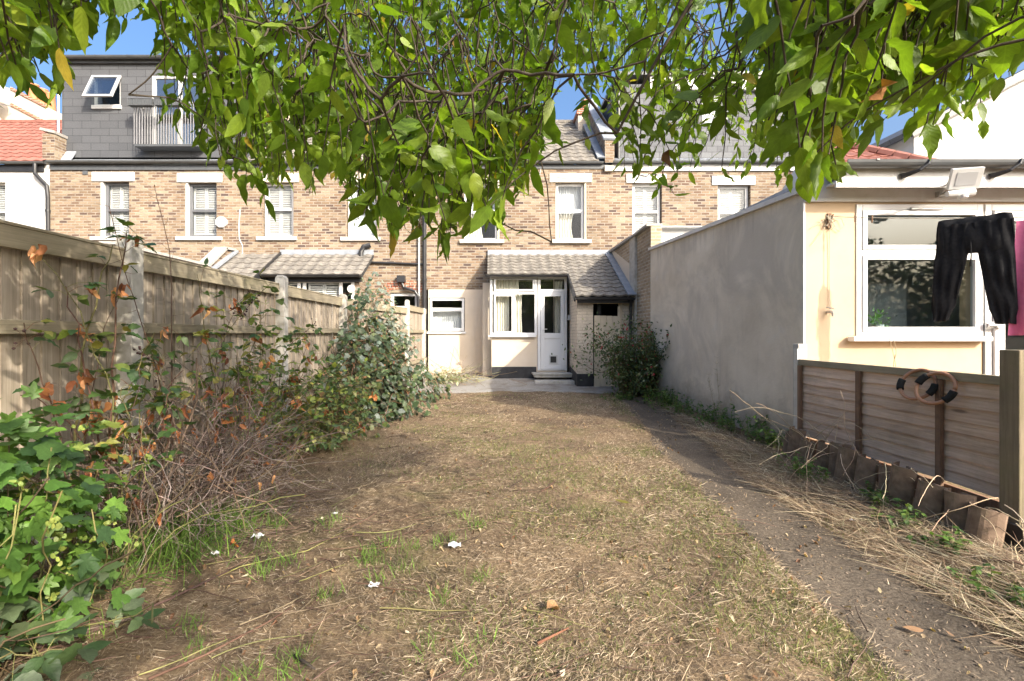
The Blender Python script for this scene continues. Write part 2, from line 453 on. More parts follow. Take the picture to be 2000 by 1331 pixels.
def ground_mat():
    n = NT("dry_lawn"); uv = n.uv('Object')
    sep = n.n("SeparateXYZ"); n.set(sep.inputs[0], uv)
    f1 = n.noise(n.map(uv, (1, 1, 1), (0, 0, 0.4)), 90, 6, 0.7)
    f2 = n.noise(n.map(uv, (60, 12, 1), (0, 0, 0.7)), 1, 5, 0.7)
    f3 = n.noise(n.map(uv, (14, 70, 1), (0, 0, 0.3)), 1, 5, 0.7)
    fine = n.math('MULTIPLY', n.math('ADD', f1, n.math('ADD', f2, f3)), 0.3333)
    straw = n.ramp(fine, [(0.36, (0.10, 0.068, 0.042)), (0.5, (0.22, 0.155, 0.097)), (0.62, (0.40, 0.305, 0.195))])
    soil = n.ramp(fine, [(0.36, (0.048, 0.034, 0.024)), (0.5, (0.11, 0.078, 0.054)), (0.64, (0.23, 0.17, 0.118))])
    green = n.ramp(fine, [(0.36, (0.05, 0.05, 0.02)), (0.5, (0.12, 0.125, 0.045)), (0.64, (0.24, 0.23, 0.10))])
    big = n.noise(uv, 0.8, 5, 0.6)
    c = n.mix(n.ramp(big, [(0.42, 0.0), (0.62, 0.85)]), straw, soil)
    g = n.ramp(n.noise(n.map(uv, loc=(9, 4, 0)), 1.1, 5, 0.65), [(0.52, 0.0), (0.66, 0.55)])
    c = n.mix(g, c, green)
    return n.done(c, 0.95, n.bump(fine, 0.9, 0.03), 0.1)

def path_mat():
    n = NT("earth_path"); uv = n.uv('Object')
    f = n.noise(uv, 60, 8, 0.75)
    c = n.ramp(f, [(0.3, (0.066, 0.051, 0.038)), (0.5, (0.118, 0.094, 0.071)), (0.7, (0.20, 0.165, 0.127))])
    c = n.mix(0.6, c, n.ramp(n.noise(uv, 2.2, 5, 0.6), [(0.3, 0.6), (0.7, 1.2)]), 'MULTIPLY')
    sp = n.n("TexVoronoi"); n.set(sp.inputs['Vector'], uv); sp.inputs['Scale'].default_value = 70
    c = n.mix(n.ramp(sp.outputs['Distance'], [(0.08, 0.5), (0.14, 0.0)]), c, (0.4, 0.34, 0.28))
    return n.done(c, 0.95, n.bump(n.noise(uv, 35, 8, 0.7), 0.7, 0.02), 0.15)

def patio_mat():
    n = NT("patio_concrete"); uv = n.uv('Object')
    f = n.noise(uv, 30, 8, 0.7)
    c = n.ramp(f, [(0.3, (0.2, 0.19, 0.175)), (0.7, (0.36, 0.345, 0.32))])
    c = n.mix(n.ramp(n.noise(uv, 1.6, 6, 0.7), [(0.45, 0), (0.62, 0.7)]), c, (0.17, 0.135, 0.10))
    return n.done(c, 0.95, n.bump(f, 0.4, 0.01), 0.15)

xs = np.unique(np.concatenate([np.linspace(-150, -10, 15), np.linspace(-9, -3.2, 30), np.arange(-3.2, 4.3, 0.05), np.linspace(4.4, 10, 30), np.linspace(11, 150, 15)]))
ys = np.unique(np.concatenate([np.linspace(-150, -10, 15), np.linspace(-9, 0.2, 40), np.arange(0.3, 11.5, 0.05), np.linspace(11.6, 16, 20), np.linspace(18, 200, 15)]))
XX, YY = np.meshgrid(xs, ys)
V = np.stack([XX.ravel(), YY.ravel(), hgt(XX, YY).ravel()], 1)
nx = len(xs); I = (np.arange(len(ys)-1)[:, None]*nx + np.arange(nx-1)[None]).ravel()
gnd = arrays("ground", V, np.stack([I, I+1, I+nx+1, I+nx], 1), ground_mat())
tag(gnd, kind='structure')

py_ = np.arange(0.2, 10.4, 0.08)
pl = np.interp(py_, [0.2, 2, 2.5, 3.7, 5.3, 8.2, 10.4], [1.5, 1.52, 1.53, 1.70, 1.86, 2.35, 2.6]) + 0.05*np.sin(py_*3.1) + rng.normal(0, 0.012, len(py_))
pr = np.interp(py_, [0.2, 2, 2.8, 3.6, 5.1, 8.2, 10.4], [2.2, 2.2, 2.22, 2.25, 2.42, 3.0, 3.15]) + 0.05*np.sin(py_*2.3+1) + rng.normal(0, 0.015, len(py_))
tt = np.linspace(0, 1, 14)
PXX = pl[:, None]*(1-tt) + pr[:, None]*tt; PYY = np.repeat(py_[:, None], 14, 1)
V = np.stack([PXX.ravel(), PYY.ravel(), (hgt(PXX, PYY) + 0.006 - 0.012*(np.abs(tt-0.5)[None] > 0.49)).ravel()], 1)
I = (np.arange(len(py_)-1)[:, None]*14 + np.arange(13)[None]).ravel()
tag(arrays("path", V, np.stack([I, I+1, I+15, I+14], 1), path_mat()), kind='structure')

ax_ = np.arange(-1.75, 3.36, 0.1); ay_ = np.linspace(0, 1, 30)
front = 10.45 + 0.12*np.sin(ax_*2.1) + 0.06*np.sin(ax_*7)
AXX = np.repeat(ax_[None], 30, 0); AYY = front[None]*(1-ay_[:, None]) + 13.38*ay_[:, None]
V = np.stack([AXX.ravel(), AYY.ravel(), (patio_h(AXX, AYY)+0.004-0.02*(ay_ == 0)[:, None]).ravel()], 1)
na = len(ax_); I = (np.arange(29)[:, None]*na + np.arange(na-1)[None]).ravel()
tag(arrays("patio", V, np.stack([I, I+1, I+na+1, I+na], 1), patio_mat()), kind='structure')

# ------------------------------------------------------------------ building pieces
YF = 13.4                                             # the row of facades
KF = F/YF
def fx(px): return (px-CX)/KF
def fz(py): return CAMZ + (HY-py)/KF

def wall(x0, x1, z0, z1, y, holes, t=0.3, reveal_only=False):
    """upright wall facing -y with real openings (x0,x1,z0,z1) and their reveals"""
    m = MB()
    X = sorted({x0, x1, *[h[0] for h in holes], *[h[1] for h in holes]})
    Z = sorted({z0, z1, *[h[2] for h in holes], *[h[3] for h in holes]})
    for i in range(len(X)-1):
        for j in range(len(Z)-1):
            cx, cz = (X[i]+X[i+1])/2, (Z[j]+Z[j+1])/2
            if any(h[0] < cx < h[1] and h[2] < cz < h[3] for h in holes): continue
            a, b, c, d = X[i], X[i+1], Z[j], Z[j+1]
            m.face([(a, y, c), (b, y, c), (b, y, d), (a, y, d)])
            m.face([(b, y+t, c), (a, y+t, c), (a, y+t, d), (b, y+t, d)])
    for (a, b, c, d) in holes:
        m.face([(a, y, c), (a, y+t, c), (a, y+t, d), (a, y, d)][::-1])
        m.face([(b, y, c), (b, y+t, c), (b, y+t, d), (b, y, d)])
        m.face([(a, y, d), (b, y, d), (b, y+t, d), (a, y+t, d)])
        m.face([(a, y, c), (a, y+t, c), (b, y+t, c), (b, y, c)])
    m.face([(x0, y, z0), (x0, y, z1), (x0, y+t, z1), (x0, y+t, z0)][::-1])
    m.face([(x1, y, z0), (x1, y+t, z0), (x1, y+t, z1), (x1, y, z1)])
    m.face([(x0, y, z1), (x1, y, z1), (x1, y+t, z1), (x0, y+t, z1)])
    return m

def curtain_mb(x0, x1, z0, z1, y, waves=10, amp=0.02, gather=0.0):
    m = MB(); n = waves*6
    rows = []
    for j in range(7):
        w = j/6; z = z1+(z0-z1)*w
        pull = 1-gather*math.sin(math.pi*min(1, w*1.1))
        rows.append([(x0+(x1-x0)*(i/n)*pull, y+amp*math.sin(i/6*2*math.pi+0.5*math.sin(i*.3)), z) for i in range(n+1)])
    m.grid(rows)
    back = [[(p[0], p[1]+0.006, p[2]) for p in r] for r in rows]
    m.grid(back[::-1])
    return m

def louvre_mb(x0, x1, z0, z1, y, pitch=0.05, leaves=2):
    m = MB(); w = (x1-x0)/leaves
    for k in range(leaves):
        a, b = x0+k*w+0.004, x0+(k+1)*w-0.004
        m.box(a, a+.04, y, y+.03, z0, z1); m.box(b-.04, b, y, y+.03, z0, z1)
        m.box(a+.04, b-.04, y, y+.03, z0, z0+.05); m.box(a+.04, b-.04, y, y+.03, z1-.05, z1)
        z = z0+.05+pitch/2
        while z < z1-.05:
            m.obox(((a+b)/2, y+.015, z), ((b-a)/2-.04, 0, 0), (0, .02, .022), (0, -.003, .003))
            z += pitch
    return m

def window(parent, x0, x1, z0, z1, y, frame=0.055, transoms=(), mullions=(), mat=None, gl=None, fill='net', depth=0.07, name='window', beads=True, cells=()):
    """frame mesh = the window; pane and what hangs behind it are its sub-parts"""
    m = MB(); ya, yb = y, y+depth
    m.box(x0, x0+frame, ya, yb, z0, z1); m.box(x1-frame, x1, ya, yb, z0, z1)
    m.box(x0+frame, x1-frame, ya, yb, z1-frame, z1); m.box(x0+frame, x1-frame, ya, yb, z0, z0+frame)
    for tz in transoms: m.box(x0+frame, x1-frame, ya+.003, yb-.003, tz-frame*.55, tz+frame*.55)
    for (mx, za, zb) in mullions: m.box(mx-frame*.5, mx+frame*.5, ya+.005, yb-.005, za, zb)
    for (a, b, c, d) in cells:                       # opening sashes standing proud
        s = frame*.75
        m.box(a, a+s, ya-.014, ya+.02, c, d); m.box(b-s, b, ya-.014, ya+.02, c, d)
        m.box(a+s, b-s, ya-.014, ya+.02, c, c+s); m.box(a+s, b-s, ya-.014, ya+.02, d-s, d)
    w = m.build(name, mat or m_upvc, parent, 0.004)
    MB().box(x0+frame*.5, x1-frame*.5, y+depth*.5, y+depth*.5+.006, z0+frame*.5, z1-frame*.5).build('pane', gl or m_glass, w)
    yi = y+depth+.08
    if fill == 'net':
        curtain_mb(x0+.01, x1-.01, z0+.02, z1-.02, yi, 14, .012).build('curtain', m_net, w, smooth=True)
    elif fill == 'curtain':
        curtain_mb(x0+.01, x0+(x1-x0)*.45, z0+.02, z1-.02, yi, 6, .025, .1).build('curtain', m_curtain, w, smooth=True)
    elif fill == 'louvre':
        louvre_mb(x0+frame*.7, x1-frame*.7, z0+frame, z1-frame, yi-.04).build('shutter', m_white, w)
    elif fill == 'blind':
        MB().box(x0+.03, x1-.03, yi, yi+.01, z0+.03, z1-.03).build('blind', m_white, w)
    return w

def roof_tiles(o, u, lu, v, lv, mat, parent, name='roof', tw=0.30, course=0.32, amp=0.028, inside=None, step=0.022, seed=0):
    """interlocking tiles as real rolls and laps over a slab; o = left end of the eave, u along the eave, v up the slope"""
    o, u, v = Vector(o), Vector(u).normalized(), Vector(v).normalized()
    nrm = u.cross(v).normalized()
    if nrm.z < 0: nrm = -nrm
    r = random.Random(seed)
    m = MB(); nu = max(1, round(lu/tw)); nc = max(1, round(lv/course)); tw = lu/nu; course = lv/nc; K = 6
    for c in range(nc):
        for i in range(nu):
            t = r.uniform(0.86, 1.12)
            if inside and not inside((i+.5)*tw, (c+.5)*course): continue
            P = []
            for (vv, hh) in ((c*course-0.02, -0.012), (c*course-0.02, step), ((c+1)*course, 0.0)):
                P.append([o+u*((i+k/K)*tw)+v*vv+nrm*(hh+amp*(0.5-0.5*math.cos(2*math.pi*k/K))**1.5 + (0 if hh < 0 else 0.004)) for k in range(K+1)])
            m.grid(P, t)
    return m.build(name, mat, parent)

def slab(poly, nrm, th, name, mat, parent, t=1.0):
    return MB().prism(poly, Vector(nrm)*-th, t).build(name, mat, parent)

def gutter(parent, x0, x1, y, z, r=0.06, mat=None, name='gutter', brackets=0.9):
    m = MB(); n = 8
    prof = [(-r*math.cos(math.pi*k/n), -r*math.sin(math.pi*k/n)) for k in range(n+1)]
    out = [(y+a, z+b) for a, b in prof]; inn = [(y+a*.88, z+b*.88) for a, b in prof]
    ring = out+inn[::-1]
    m.prism([(x0, a, b) for a, b in ring], (x1-x0, 0, 0))
    x = x0+.3
    while x < x1:
        m.box(x-.015, x+.015, y-r-.006, y+r, z-.012, z+.004); x += brackets
    return m.build(name, mat or m_gutter, parent)

def downpipe(parent, pts, r=0.036, mat=None, name='downpipe'):
    m = MB(); m.tube(pts, r, 10)
    a, b = Vector(pts[-2]), Vector(pts[-1])
    L = (b-a).length; k = 0.4
    while k < L:
        p = a+(b-a)*(k/L); m.tube([p-Vector((0, 0, .03)), p+Vector((0, 0, .03))], r*1.25, 10); k += 1.7
    return m.build(name, mat or m_black, parent, smooth=False)

def lintel(parent, x0, x1, z0, z1, y, mat):
    m = MB(); m.box(x0, x1, y-.03, y+.1, z0, z1)
    n = 24; zc = (z0+z1)/2
    pts = [(x0+.12+(x1-x0-.24)*i/n, y-.035, zc+.02*math.sin(i/n*4*math.pi+.6)) for i in range(n+1)]
    m.tube(pts, .009, 5)                              # the incised wavy line across the stone
    return m.build('lintel', mat, parent, 0.006)

def house_shell(root, x0, x1, y, zeave, depth=7.0, back=True):
    m = MB()
    m.face([(x0, y+.3, 0), (x0, y+depth, 0), (x0, y+depth, zeave), (x0, y+.3, zeave)])
    m.face([(x1, y+.3, 0), (x1, y+.3, zeave), (x1, y+depth, zeave), (x1, y+depth, 0)])
    m.face([(x0, y+depth, 0), (x1, y+depth, 0), (x1, y+depth, zeave), (x0, y+depth, zeave)])
    m.face([(x0, y+1.6, 0), (x1, y+1.6, 0), (x1, y+1.6, zeave), (x0, y+1.6, zeave)][::-1])   # inner partition, coloured near-black so the windows show unlit rooms
    m.face([(x0, y+.3, 3.1), (x1, y+.3, 3.1), (x1, y+1.6, 3.1), (x0, y+1.6, 3.1)])
    return m.build('inner_wall', m_dark, root)

ZE = fz(322)                                          # eaves
def pitched(root, x0, x1, mat, ridge_z=8.35, run=2.9, seed=1, th=.06):
    e = Vector((x0, YF-.12, ZE+.05)); top = Vector((x0, YF-.12+run, ridge_z)); v = top-e
    nn = Vector((1, 0, 0)).cross(v).normalized()
    slab([e-nn*.02, e-nn*.02+Vector((x1-x0, 0, 0)), top-nn*.02+Vector((x1-x0, 0, 0)), top-nn*.02], nn, th, 'roof_deck', m_dark, root)
    r = roof_tiles(e, (1, 0, 0), x1-x0, v, v.length, mat, root, seed=seed)
    bt = Vector((x0, YF-.12+2*run, ZE+.05))
    slab([top, top+Vector((x1-x0, 0, 0)), bt+Vector((x1-x0, 0, 0)), bt], Vector((0, .6, .7)), .1, 'roof_back', mat, root)
    m = MB(); n = max(1, int((x1-x0)/.35)); w = (x1-x0)/n
    for i in range(n):
        m.tube([(x0+i*w, top.y, ridge_z), (x0+(i+1)*w-.01, top.y, ridge_z)], .1, 10, random.uniform(.8, 1.1))
    m.build('ridge_tiles', mat, root)
    return r

# ------------------------------------------------------------------ the row of houses
XB = [-17.5, fx(97), fx(478), fx(829), fx(1191), 8.6]   # party lines

# --- white rendered house at the left end
H = thing('white_house', 'white rendered house with red tiled roof at the far left end of the row', 'house', (XB[0]/2+XB[1]/2, YF, 0))
x0, x1 = XB[0], XB[1]
wh = (fx(-60), fx(10), fz(470), fz(356))
wall(x0, x1-.002, 0, ZE, YF+.01, [wh]).build('wall', m_whitewall, H)
window(H, wh[0], wh[1], wh[2], wh[3], YF+.11, transoms=[fz(412)], mat=m_white, fill='louvre')
MB().box(wh[0]-.1, wh[1]+.1, YF-.08, YF+.1, wh[2]-.09, wh[2]-.002).build('window_sill', m_stone, H, .005)
house_shell(H, x0, x1-.01, YF, ZE)
pitched(H, x0, fx(92), m_redtile, seed=2)
MB().box(x0, x1-.15, YF-.03, YF+.005, ZE-.2, ZE-.005).build('fascia', m_black, H)
gutter(H, x0, x1-.05, YF-.1, ZE+.04)
zz = ZE
downpipe(H, [(fx(75), YF-.1, zz), (fx(75), YF-.1, zz-.28), (fx(95), YF-.06, zz-.6), (fx(97), YF-.06, zz-.9), (fx(100), YF-.06, 0.1)], .05)

# --- brick house with the grey dormer
H = thing('terraced_house', 'brown brick house with large grey slate dormer and grey framed windows', 'house', ((XB[1]+XB[2])/2, YF, 0), 'brick houses of the terrace')
D = H
x0, x1 = XB[1], XB[2]
wa = (fx(196), fx(252), fz(463), fz(355)); wb = (fx(362), fx(423), fz(463), fz(357))
wall(x0, x1-.002, 0, ZE, YF, [wa, wb]).build('wall', m_brick, H)
for w in (wa, wb):
    window(H, w[0]+.06, w[1], w[2], w[3], YF+.1, frame=.07, transoms=[w[2]+(w[3]-w[2])*.5], mat=m_greyframe, fill='louvre')
    MB().box(w[0]+.001, w[0]+.058, YF+.01, YF+.2, w[2], w[3]).build('reveal', m_white, H)
    MB().box(w[0]-.24, w[1]+.16, YF-.07, YF+.12, w[2]-.1, w[2]-.002).build('window_sill', m_white, H, .006)
    lintel(H, w[0]-.22, w[1]+.16, w[3]+.002, w[3]+.26, YF, m_white)
house_shell(H, x0+.01, x1-.01, YF, ZE)
MB().box(x0+.05, x1-.003, YF-.04, YF-.004, ZE-.16, ZE-.005).build('fascia', m_gutter, H)
gutter(H, x0+.05, x1-.003, YF-.12, ZE+.06, .07)
yd = YF+.35; KD = F/yd
def dx(px): return (px-CX)/KD
def dz(py): return CAMZ+(HY-py)/KD
da = (dx(183), dx(236), dz(207), dz(147)); db = (dx(296), dx(396), dz(291), dz(147))
xl, xr, zt = dx(121), dx(480), dz(126)
wall(xl, xr, dz(308), zt, yd, [da, db]).build('dormer_wall', m_slate, H)
m = MB(); [MB().box(q, q+.02, yd+.301, yd+4.5, ZE-.1, zt).build('dormer_cheek', m_slate, H) for q in (xl, xr-.02)]
MB().box(xl-.05, xr+.05, yd-.08, yd+4.6, zt+.002, zt+.12).build('dormer_roof', m_gutter, H)
MB().box(xl+.1, xr-.1, yd+1.6, yd+1.65, ZE, zt-.02).build('dormer_room', m_room, H)
gutter(H, xl-.06, xr+.05, yd-.16, zt+.14, .075)
downpipe(H, [(xl-.03, yd-.1, zt+.1), (xl-.03, yd-.08, zt-.1), (xl-.03, yd-.08, ZE+.18)], .035, m_steel)
slab([(x0, YF-.05, ZE+.05), (x1, YF-.05, ZE+.05), (x1, yd+.02, ZE+.28), (x0, yd+.02, ZE+.28)], Vector((0, -.5, .86)), .05, 'roof_skirt', m_lead, H)
slab([(x0, yd+4.4, zt), (x1, yd+4.4, zt), (x1, yd+7, ZE), (x0, yd+7, ZE)], Vector((0, .6, .7)), .1, 'roof_back', m_slate2, H)
# party parapet left of the dormer
m = MB(); px0, px1 = fx(84), fx(108)
m.box(px0, px1, YF-.02, YF+.5, ZE+.02, fz(265)+.05, 1.0); m.build('parapet', m_brick, H)
MB().obox(((px0+px1)/2, YF+.24, fz(262)+.08), ((px1-px0)/2+.04, 0, -.05), (0, .3, 0), (.01, 0, .035)).build('parapet_coping', m_coping, H)
slab([(px1, YF+.1, ZE+.1), (px1+.28, YF+.1, ZE+.1), (px1+.28, YF+.5, ZE+.75), (px1, YF+.5, ZE+.75)], Vector((0, -.8, .5)), .03, 'lead_flashing', m_lead, H)
# open casement: light grey outer frame, pivoted sash
w = window(H, da[0], da[1], da[2], da[3], yd+.02, frame=.05, mat=m_lightgrey, fill=None, name='dormer_window')
m = MB(); th = math.radians(24); hz = da[3]-.03; L = da[3]-da[2]-.05
def sw(x, s, o=0): return (x, yd-.02-math.sin(th)*s-math.cos(th)*o, hz-math.cos(th)*s+math.sin(th)*o)
def sbar(a, b, s0, s1):
    A = Vector(sw(0, s0)); B = Vector(sw(0, s1)); mid = (A+B)/2; mid.x = (a+b)/2
    m.obox(mid, ((b-a)/2, 0, 0), (B-A)/2, Vector((0, -math.cos(th), math.sin(th)))*.022)
sbar(da[0]-.03, da[0]+.05, 0, L); sbar(da[1]-.05, da[1]+.03, 0, L); sbar(da[0]+.05, da[1]-.05, 0, .08); sbar(da[0]+.05, da[1]-.05, L-.08, L)
s_ = m.build('open_sash', m_lightgrey, H, .004)
m = MB(); sbar(da[0]+.04, da[1]-.04, .06, L-.06)
for i in range(8): m.v[i] = tuple(m.v[i])
q = m.build('pane', m_glass_s, s_)
MB().box(da[0]-.03, da[1]+.03, yd-.05, yd+.02, da[2]-.1, da[2]-.002).build('window_sill', m_white, H)
w = window(H, db[0], db[1], db[2], db[3], yd+.02, frame=.09, mullions=[((db[0]+db[1])/2+.06, db[2], db[3])], mat=m_lightgrey, gl=m_glass_s, fill=None, name='balcony_door')
# balcony: deck, bars, rail
bx0, bx1 = dx(280), dx(402); zb0, zb1 = dz(290)-.02, dz(214)
B = MB(); B.box(bx0, bx1, yd-.36, yd-.002, zb0-.06, zb0); bal = B.build('balcony', m_gutter, H)
m = MB()
m.box(bx0, bx1, yd-.37, yd-.33, zb1, zb1+.04)
m.box(bx0, bx0+.03, yd-.33, yd, zb1, zb1+.04); m.box(bx1-.03, bx1, yd-.33, yd, zb1, zb1+.04)
k = bx0
while k <= bx1:
    m.box(k-.009, k+.009, yd-.36, yd-.345, zb0, zb1); k += .075
for yy in (yd-.28, yd-.18, yd-.08):
    m.box(bx0, bx0+.02, yy-.01, yy+.01, zb0, zb1); m.box(bx1-.02, bx1, yy-.01, yy+.01, zb0, zb1)
m.build('railing', m_railing, bal)
MB().box(fx(162), fx(172), YF-.02, YF-.001, ZE-.28, ZE-.17).build('air_vent', m_gutter, H)

def planter(px0, px1, label):
    T = thing('flower_box', label, 'flower box', (dx((px0+px1)/2), yd-.46, zb1-.1), 'flower boxes on the balcony rail')
    m = MB(); a, b = dx(px0), dx(px1)
    m.box(a+.01, b-.01, yd-.53, yd-.39, zb1-.13, zb1+.05)
    k = a+.02
    while k < b: m.box(k-.012, k+.012, yd-.545, yd-.531, zb1-.13, zb1+.05); k += .05
    m.build('trough', m_gutter, T)
    m = MB(); m.box(a, b, yd-.55, yd-.37, zb1+.052, zb1+.075); m.build('rim', m_greyframe, T)
    [MB().box(q, q+.03, yd-.39, yd-.33, zb1+.04, zb1+.06).build('hook', m_steel, T) for q in (a+.05, b-.08)]
planter(276, 322, 'grey slatted flower box on the balcony rail, the one by its left corner')
planter(326, 373, 'grey slatted flower box on the balcony rail in front of the middle of the doors')

T = thing('alarm_box', 'white octagonal burglar alarm box on the brick wall beside grey window', 'alarm box', (fx(434), YF, fz(435)))
m = MB(); c = Vector((fx(434), YF-.002, fz(435)))
m.prism([c+Vector((.17*math.cos(math.pi/8+k*math.pi/4), 0, .16*math.sin(math.pi/8+k*math.pi/4))) for k in range(8)], (0, -.07, 0)); m.build('cover', m_white, T, .012)
m = MB(); m.tube([c+Vector((.05, -.02, -.15)), c+Vector((.06, -.012, -.17))], .012, 6); m.build('cable_entry', m_white, T)

# --- house 2 with lean-to
H = thing('terraced_house', 'brown brick house with shuttered white windows and tiled lean-to behind the fence', 'house', ((XB[2]+XB[3])/2, YF, 0), 'brick houses of the terrace')
x0, x1 = XB[2], XB[3]
wc = (fx(512), fx(573), fz(463), fz(357)); wd = (fx(676), fx(736), fz(464), fz(357)); we = (fx(762), fx(816), fz(690), fz(572))
wall(x0, x1-.002, 0, ZE, YF, [wc, wd, we]).build('wall', m_brick, H)
for w, f in ((wc, 'louvre'), (wd, 'net')):
    window(H, w[0]+.03, w[1]-.03, w[2], w[3], YF+.1, frame=.06, transoms=[w[2]+(w[3]-w[2])*.52], mat=m_white, fill=f)
    MB().box(w[0]-.14, w[1]+.1, YF-.07, YF+.12, w[2]-.1, w[2]-.002).build('window_sill', m_white, H, .006)
    lintel(H, w[0]-.2, w[1]+.16, w[3]+.002, w[3]+.26, YF, m_stone)
window(H, we[0], we[1], we[2], we[3], YF+.06, frame=.09, transoms=[we[3]-.42], mat=m_white, fill=None)
# segmental red brick arch over the ground-floor opening
m = MB(); cx_ = (we[0]+we[1])/2; hw = (we[1]-we[0])/2+.1; R = 1.1; n = 11
a0 = math.asin(hw/R)
for i in range(n):
    a, b = -a0+2*a0*i/n+.012, -a0+2*a0*(i+1)/n-.012
    zc = we[3]-R*math.cos(a0)+.0
    P = [(cx_+R*math.sin(a), zc+R*math.cos(a)), (cx_+R*math.sin(b), zc+R*math.cos(b)), (cx_+(R+.24)*math.sin(b), zc+(R+.24)*math.cos(b)), (cx_+(R+.24)*math.sin(a), zc+(R+.24)*math.cos(a))]
    m.prism([(p[0], YF+.02, p[1]) for p in P], (0, -.035, 0), random.uniform(.75, 1.15))
m.build('brick_arch', m_redbrick, H)
house_shell(H, x0+.01, x1-.01, YF, ZE)
pitched(H, x0+.05, x1-.15, m_tile, seed=3)
MB().box(x0+.05, x1-.05, YF-.03, YF-.004, ZE-.16, ZE-.005).build('fascia', m_gutter, H)
gutter(H, x0+.05, x1-.03, YF-.1, ZE+.04)
# chimney on the party line
def chimney(parent, xa, xb, ya, yb, z0, z1, mat, pots, name='chimney'):
    c = MB().box(xa, xb, ya, yb, z0, z1-.2).build(name, mat, parent)
    m = MB(); m.box(xa-.05, xb+.05, ya-.05, yb+.05, z1-.198, z1-.1); m.box(xa-.02, xb+.02, ya-.02, yb+.02, z1-.099, z1); m.build('chimney_cap', m_redbrick, c)
    for (px_, py_) in pots:
        MB().tube([(px_, py_, z1-.01), (px_, py_, z1+.12), (px_, py_, z1+.38), (px_, py_, z1+.42)], [.14, .12, .10, .125], 12).build('chimney_pot', m_terracotta, c, smooth=True)
    return c
chimney(H, (565-CX)/F*16.6, (632-CX)/F*16.6, 16.2, 17.4, 7.0, CAMZ+(HY-168)/F*16.4, m_paintbrick, [(-5.9+.0, 16.6), (-6.4, 16.6)])
# lean-to
KL = F/12.3
lx0, lx1 = (520-CX)/KL, (698-CX)/KL
ZL0, ZLT = 2.84, 3.48
wl = (lx0+.38, lx1-.10, .95, 2.66)
wall(lx0, lx1, 0, ZL0-.02, 12.4, [wl]).build('lean_to_wall', m_brick, H)
window(H, wl[0], wl[1], wl[2], wl[3], 12.37, frame=.08, mullions=[(wl[0]+.42, wl[2], wl[3]), (wl[0]+.56, wl[2], wl[3]), (wl[1]-.35, wl[2], wl[3])], mat=m_white, fill=None, name='lean_to_window')
sh = louvre_mb(wl[0]+.08, wl[0]+.40, wl[2]+.08, wl[3]-.08, 12.50, .055, 1); sh2 = louvre_mb(wl[0]+.62, wl[1]-.40, wl[2]+.08, wl[3]-.08, 12.50, .055, 2)
sh.build('shutter', m_white, H); sh2.build('shutter', m_white, H)
MB().box(lx0+.05, lx1-.05, 13.1, 13.15, .1, 2.8).build('room_wall', m_dark, H)
m = MB(); m.box(lx0, lx0+.2, 12.701, 13.399, 0, 2.85); m.box(lx1-.2, lx1, 12.701, 13.399, 0, 2.85); m.build('side_wall', m_brick, H)
o = Vector((lx0-.1, 12.15, 2.76)); v = Vector((0, 1.25, .72))
slab([o-Vector((0, 0, .03)), o+Vector((lx1-lx0+.25, 0, -.03)), o+v+Vector((lx1-lx0+.25, 0, -.03)), o+v-Vector((0, 0, .03))], v.cross(Vector((-1, 0, 0))).normalized(), .06, 'roof_deck', m_dark, H)
roof_tiles(o, (1, 0, 0), lx1-lx0+.25, v, v.length, m_tile, H, name='lean_to_roof', seed=4)
# lower left slope running down to the party wall
o2 = Vector((lx0-1.35, 11.6, 2.44)); v2 = Vector((0, 1.8, 1.04))
roof_tiles(o2, (1, 0, 0), 1.27, v2, v2.length, m_tile, H, name='lean_to_roof', seed=5, inside=lambda a, b: b > 0.15)
m = MB(); m.box(lx0-1.35, lx0-.08, 11.7, 13.39, 0, 2.40); m.build('store_wall', m_brick, H)
m = MB(); m.bar((lx0-.08, 11.55, 2.42), (lx0-.08, 13.35, 3.46), .04, .16); m.build('barge_board', m_black, H)
m = MB(); m.bar((lx0-1.40, 11.6, 2.55), (lx0-1.40, 13.38, 3.56), .26, .05); m.build('lead_flashing', m_lead, H)
m = MB(); m.box(lx0-.1, lx1+.15, YF-.06, YF-.003, ZLT-.02, ZLT+.12); m.build('lead_flashing', m_lead, H)
gutter(H, lx0-.05, lx1+.12, 12.10, 2.76, .06, m_black)
MB().box(lx0, lx1+.1, 12.30, 12.395, 2.60, 2.72).build('fascia', m_black, H)
MB().tube([(lx1-.16, 12.33, 2.42), (lx1-.16, 12.30, 2.42)], .1, 14).build('wall_lamp', m_white, H)
# soil pipe and hopper
downpipe(H, [(fx(725), YF-.09, fz(480)), (fx(712), YF-.12, fz(484)), (fx(708), YF-.14, fz(494)), (fx(708), YF-.14, fz(528)), (fx(703), YF-.1, fz(545)), (fx(700), YF-.1, .1)], .07, m_black, 'soil_pipe')
m = MB(); m.tube([(fx(720), YF-.05, fz(513)), (fx(826), YF-.05, fz(517))], .03, 8); m.build('waste_pipe', m_black, H)
m = MB(); m.obox((fx(785), YF-.1, fz(546)), (.11, 0, 0), (0, .08, 0), (0, 0, .09)); m.tube([(fx(785), YF-.1, fz(550)), (fx(790), YF-.1, fz(562)), (fx(812), YF-.1, fz(570)), (fx(818), YF-.1, fz(580)), (fx(818), YF-.1, .1)], .04, 8); m.build('hopper', m_black, H)
downpipe(H, [(fx(818), YF-.06, ZE), (fx(819), YF-.06, fz(400)), (fx(819), YF-.06, fz(585))], .03, m_galv)
# white cable on the wall
m = MB(); pts = [(fx(469), YF-.012, fz(410)), (fx(467), YF-.012, fz(440)), (fx(468), YF-.012, fz(468)), (fx(474), YF-.012, fz(480)), (fx(474), YF-.012, fz(497)), (fx(466), YF-.02, fz(507))]
m.tube(pts, .014, 6); m.build('cable', m_white, H)

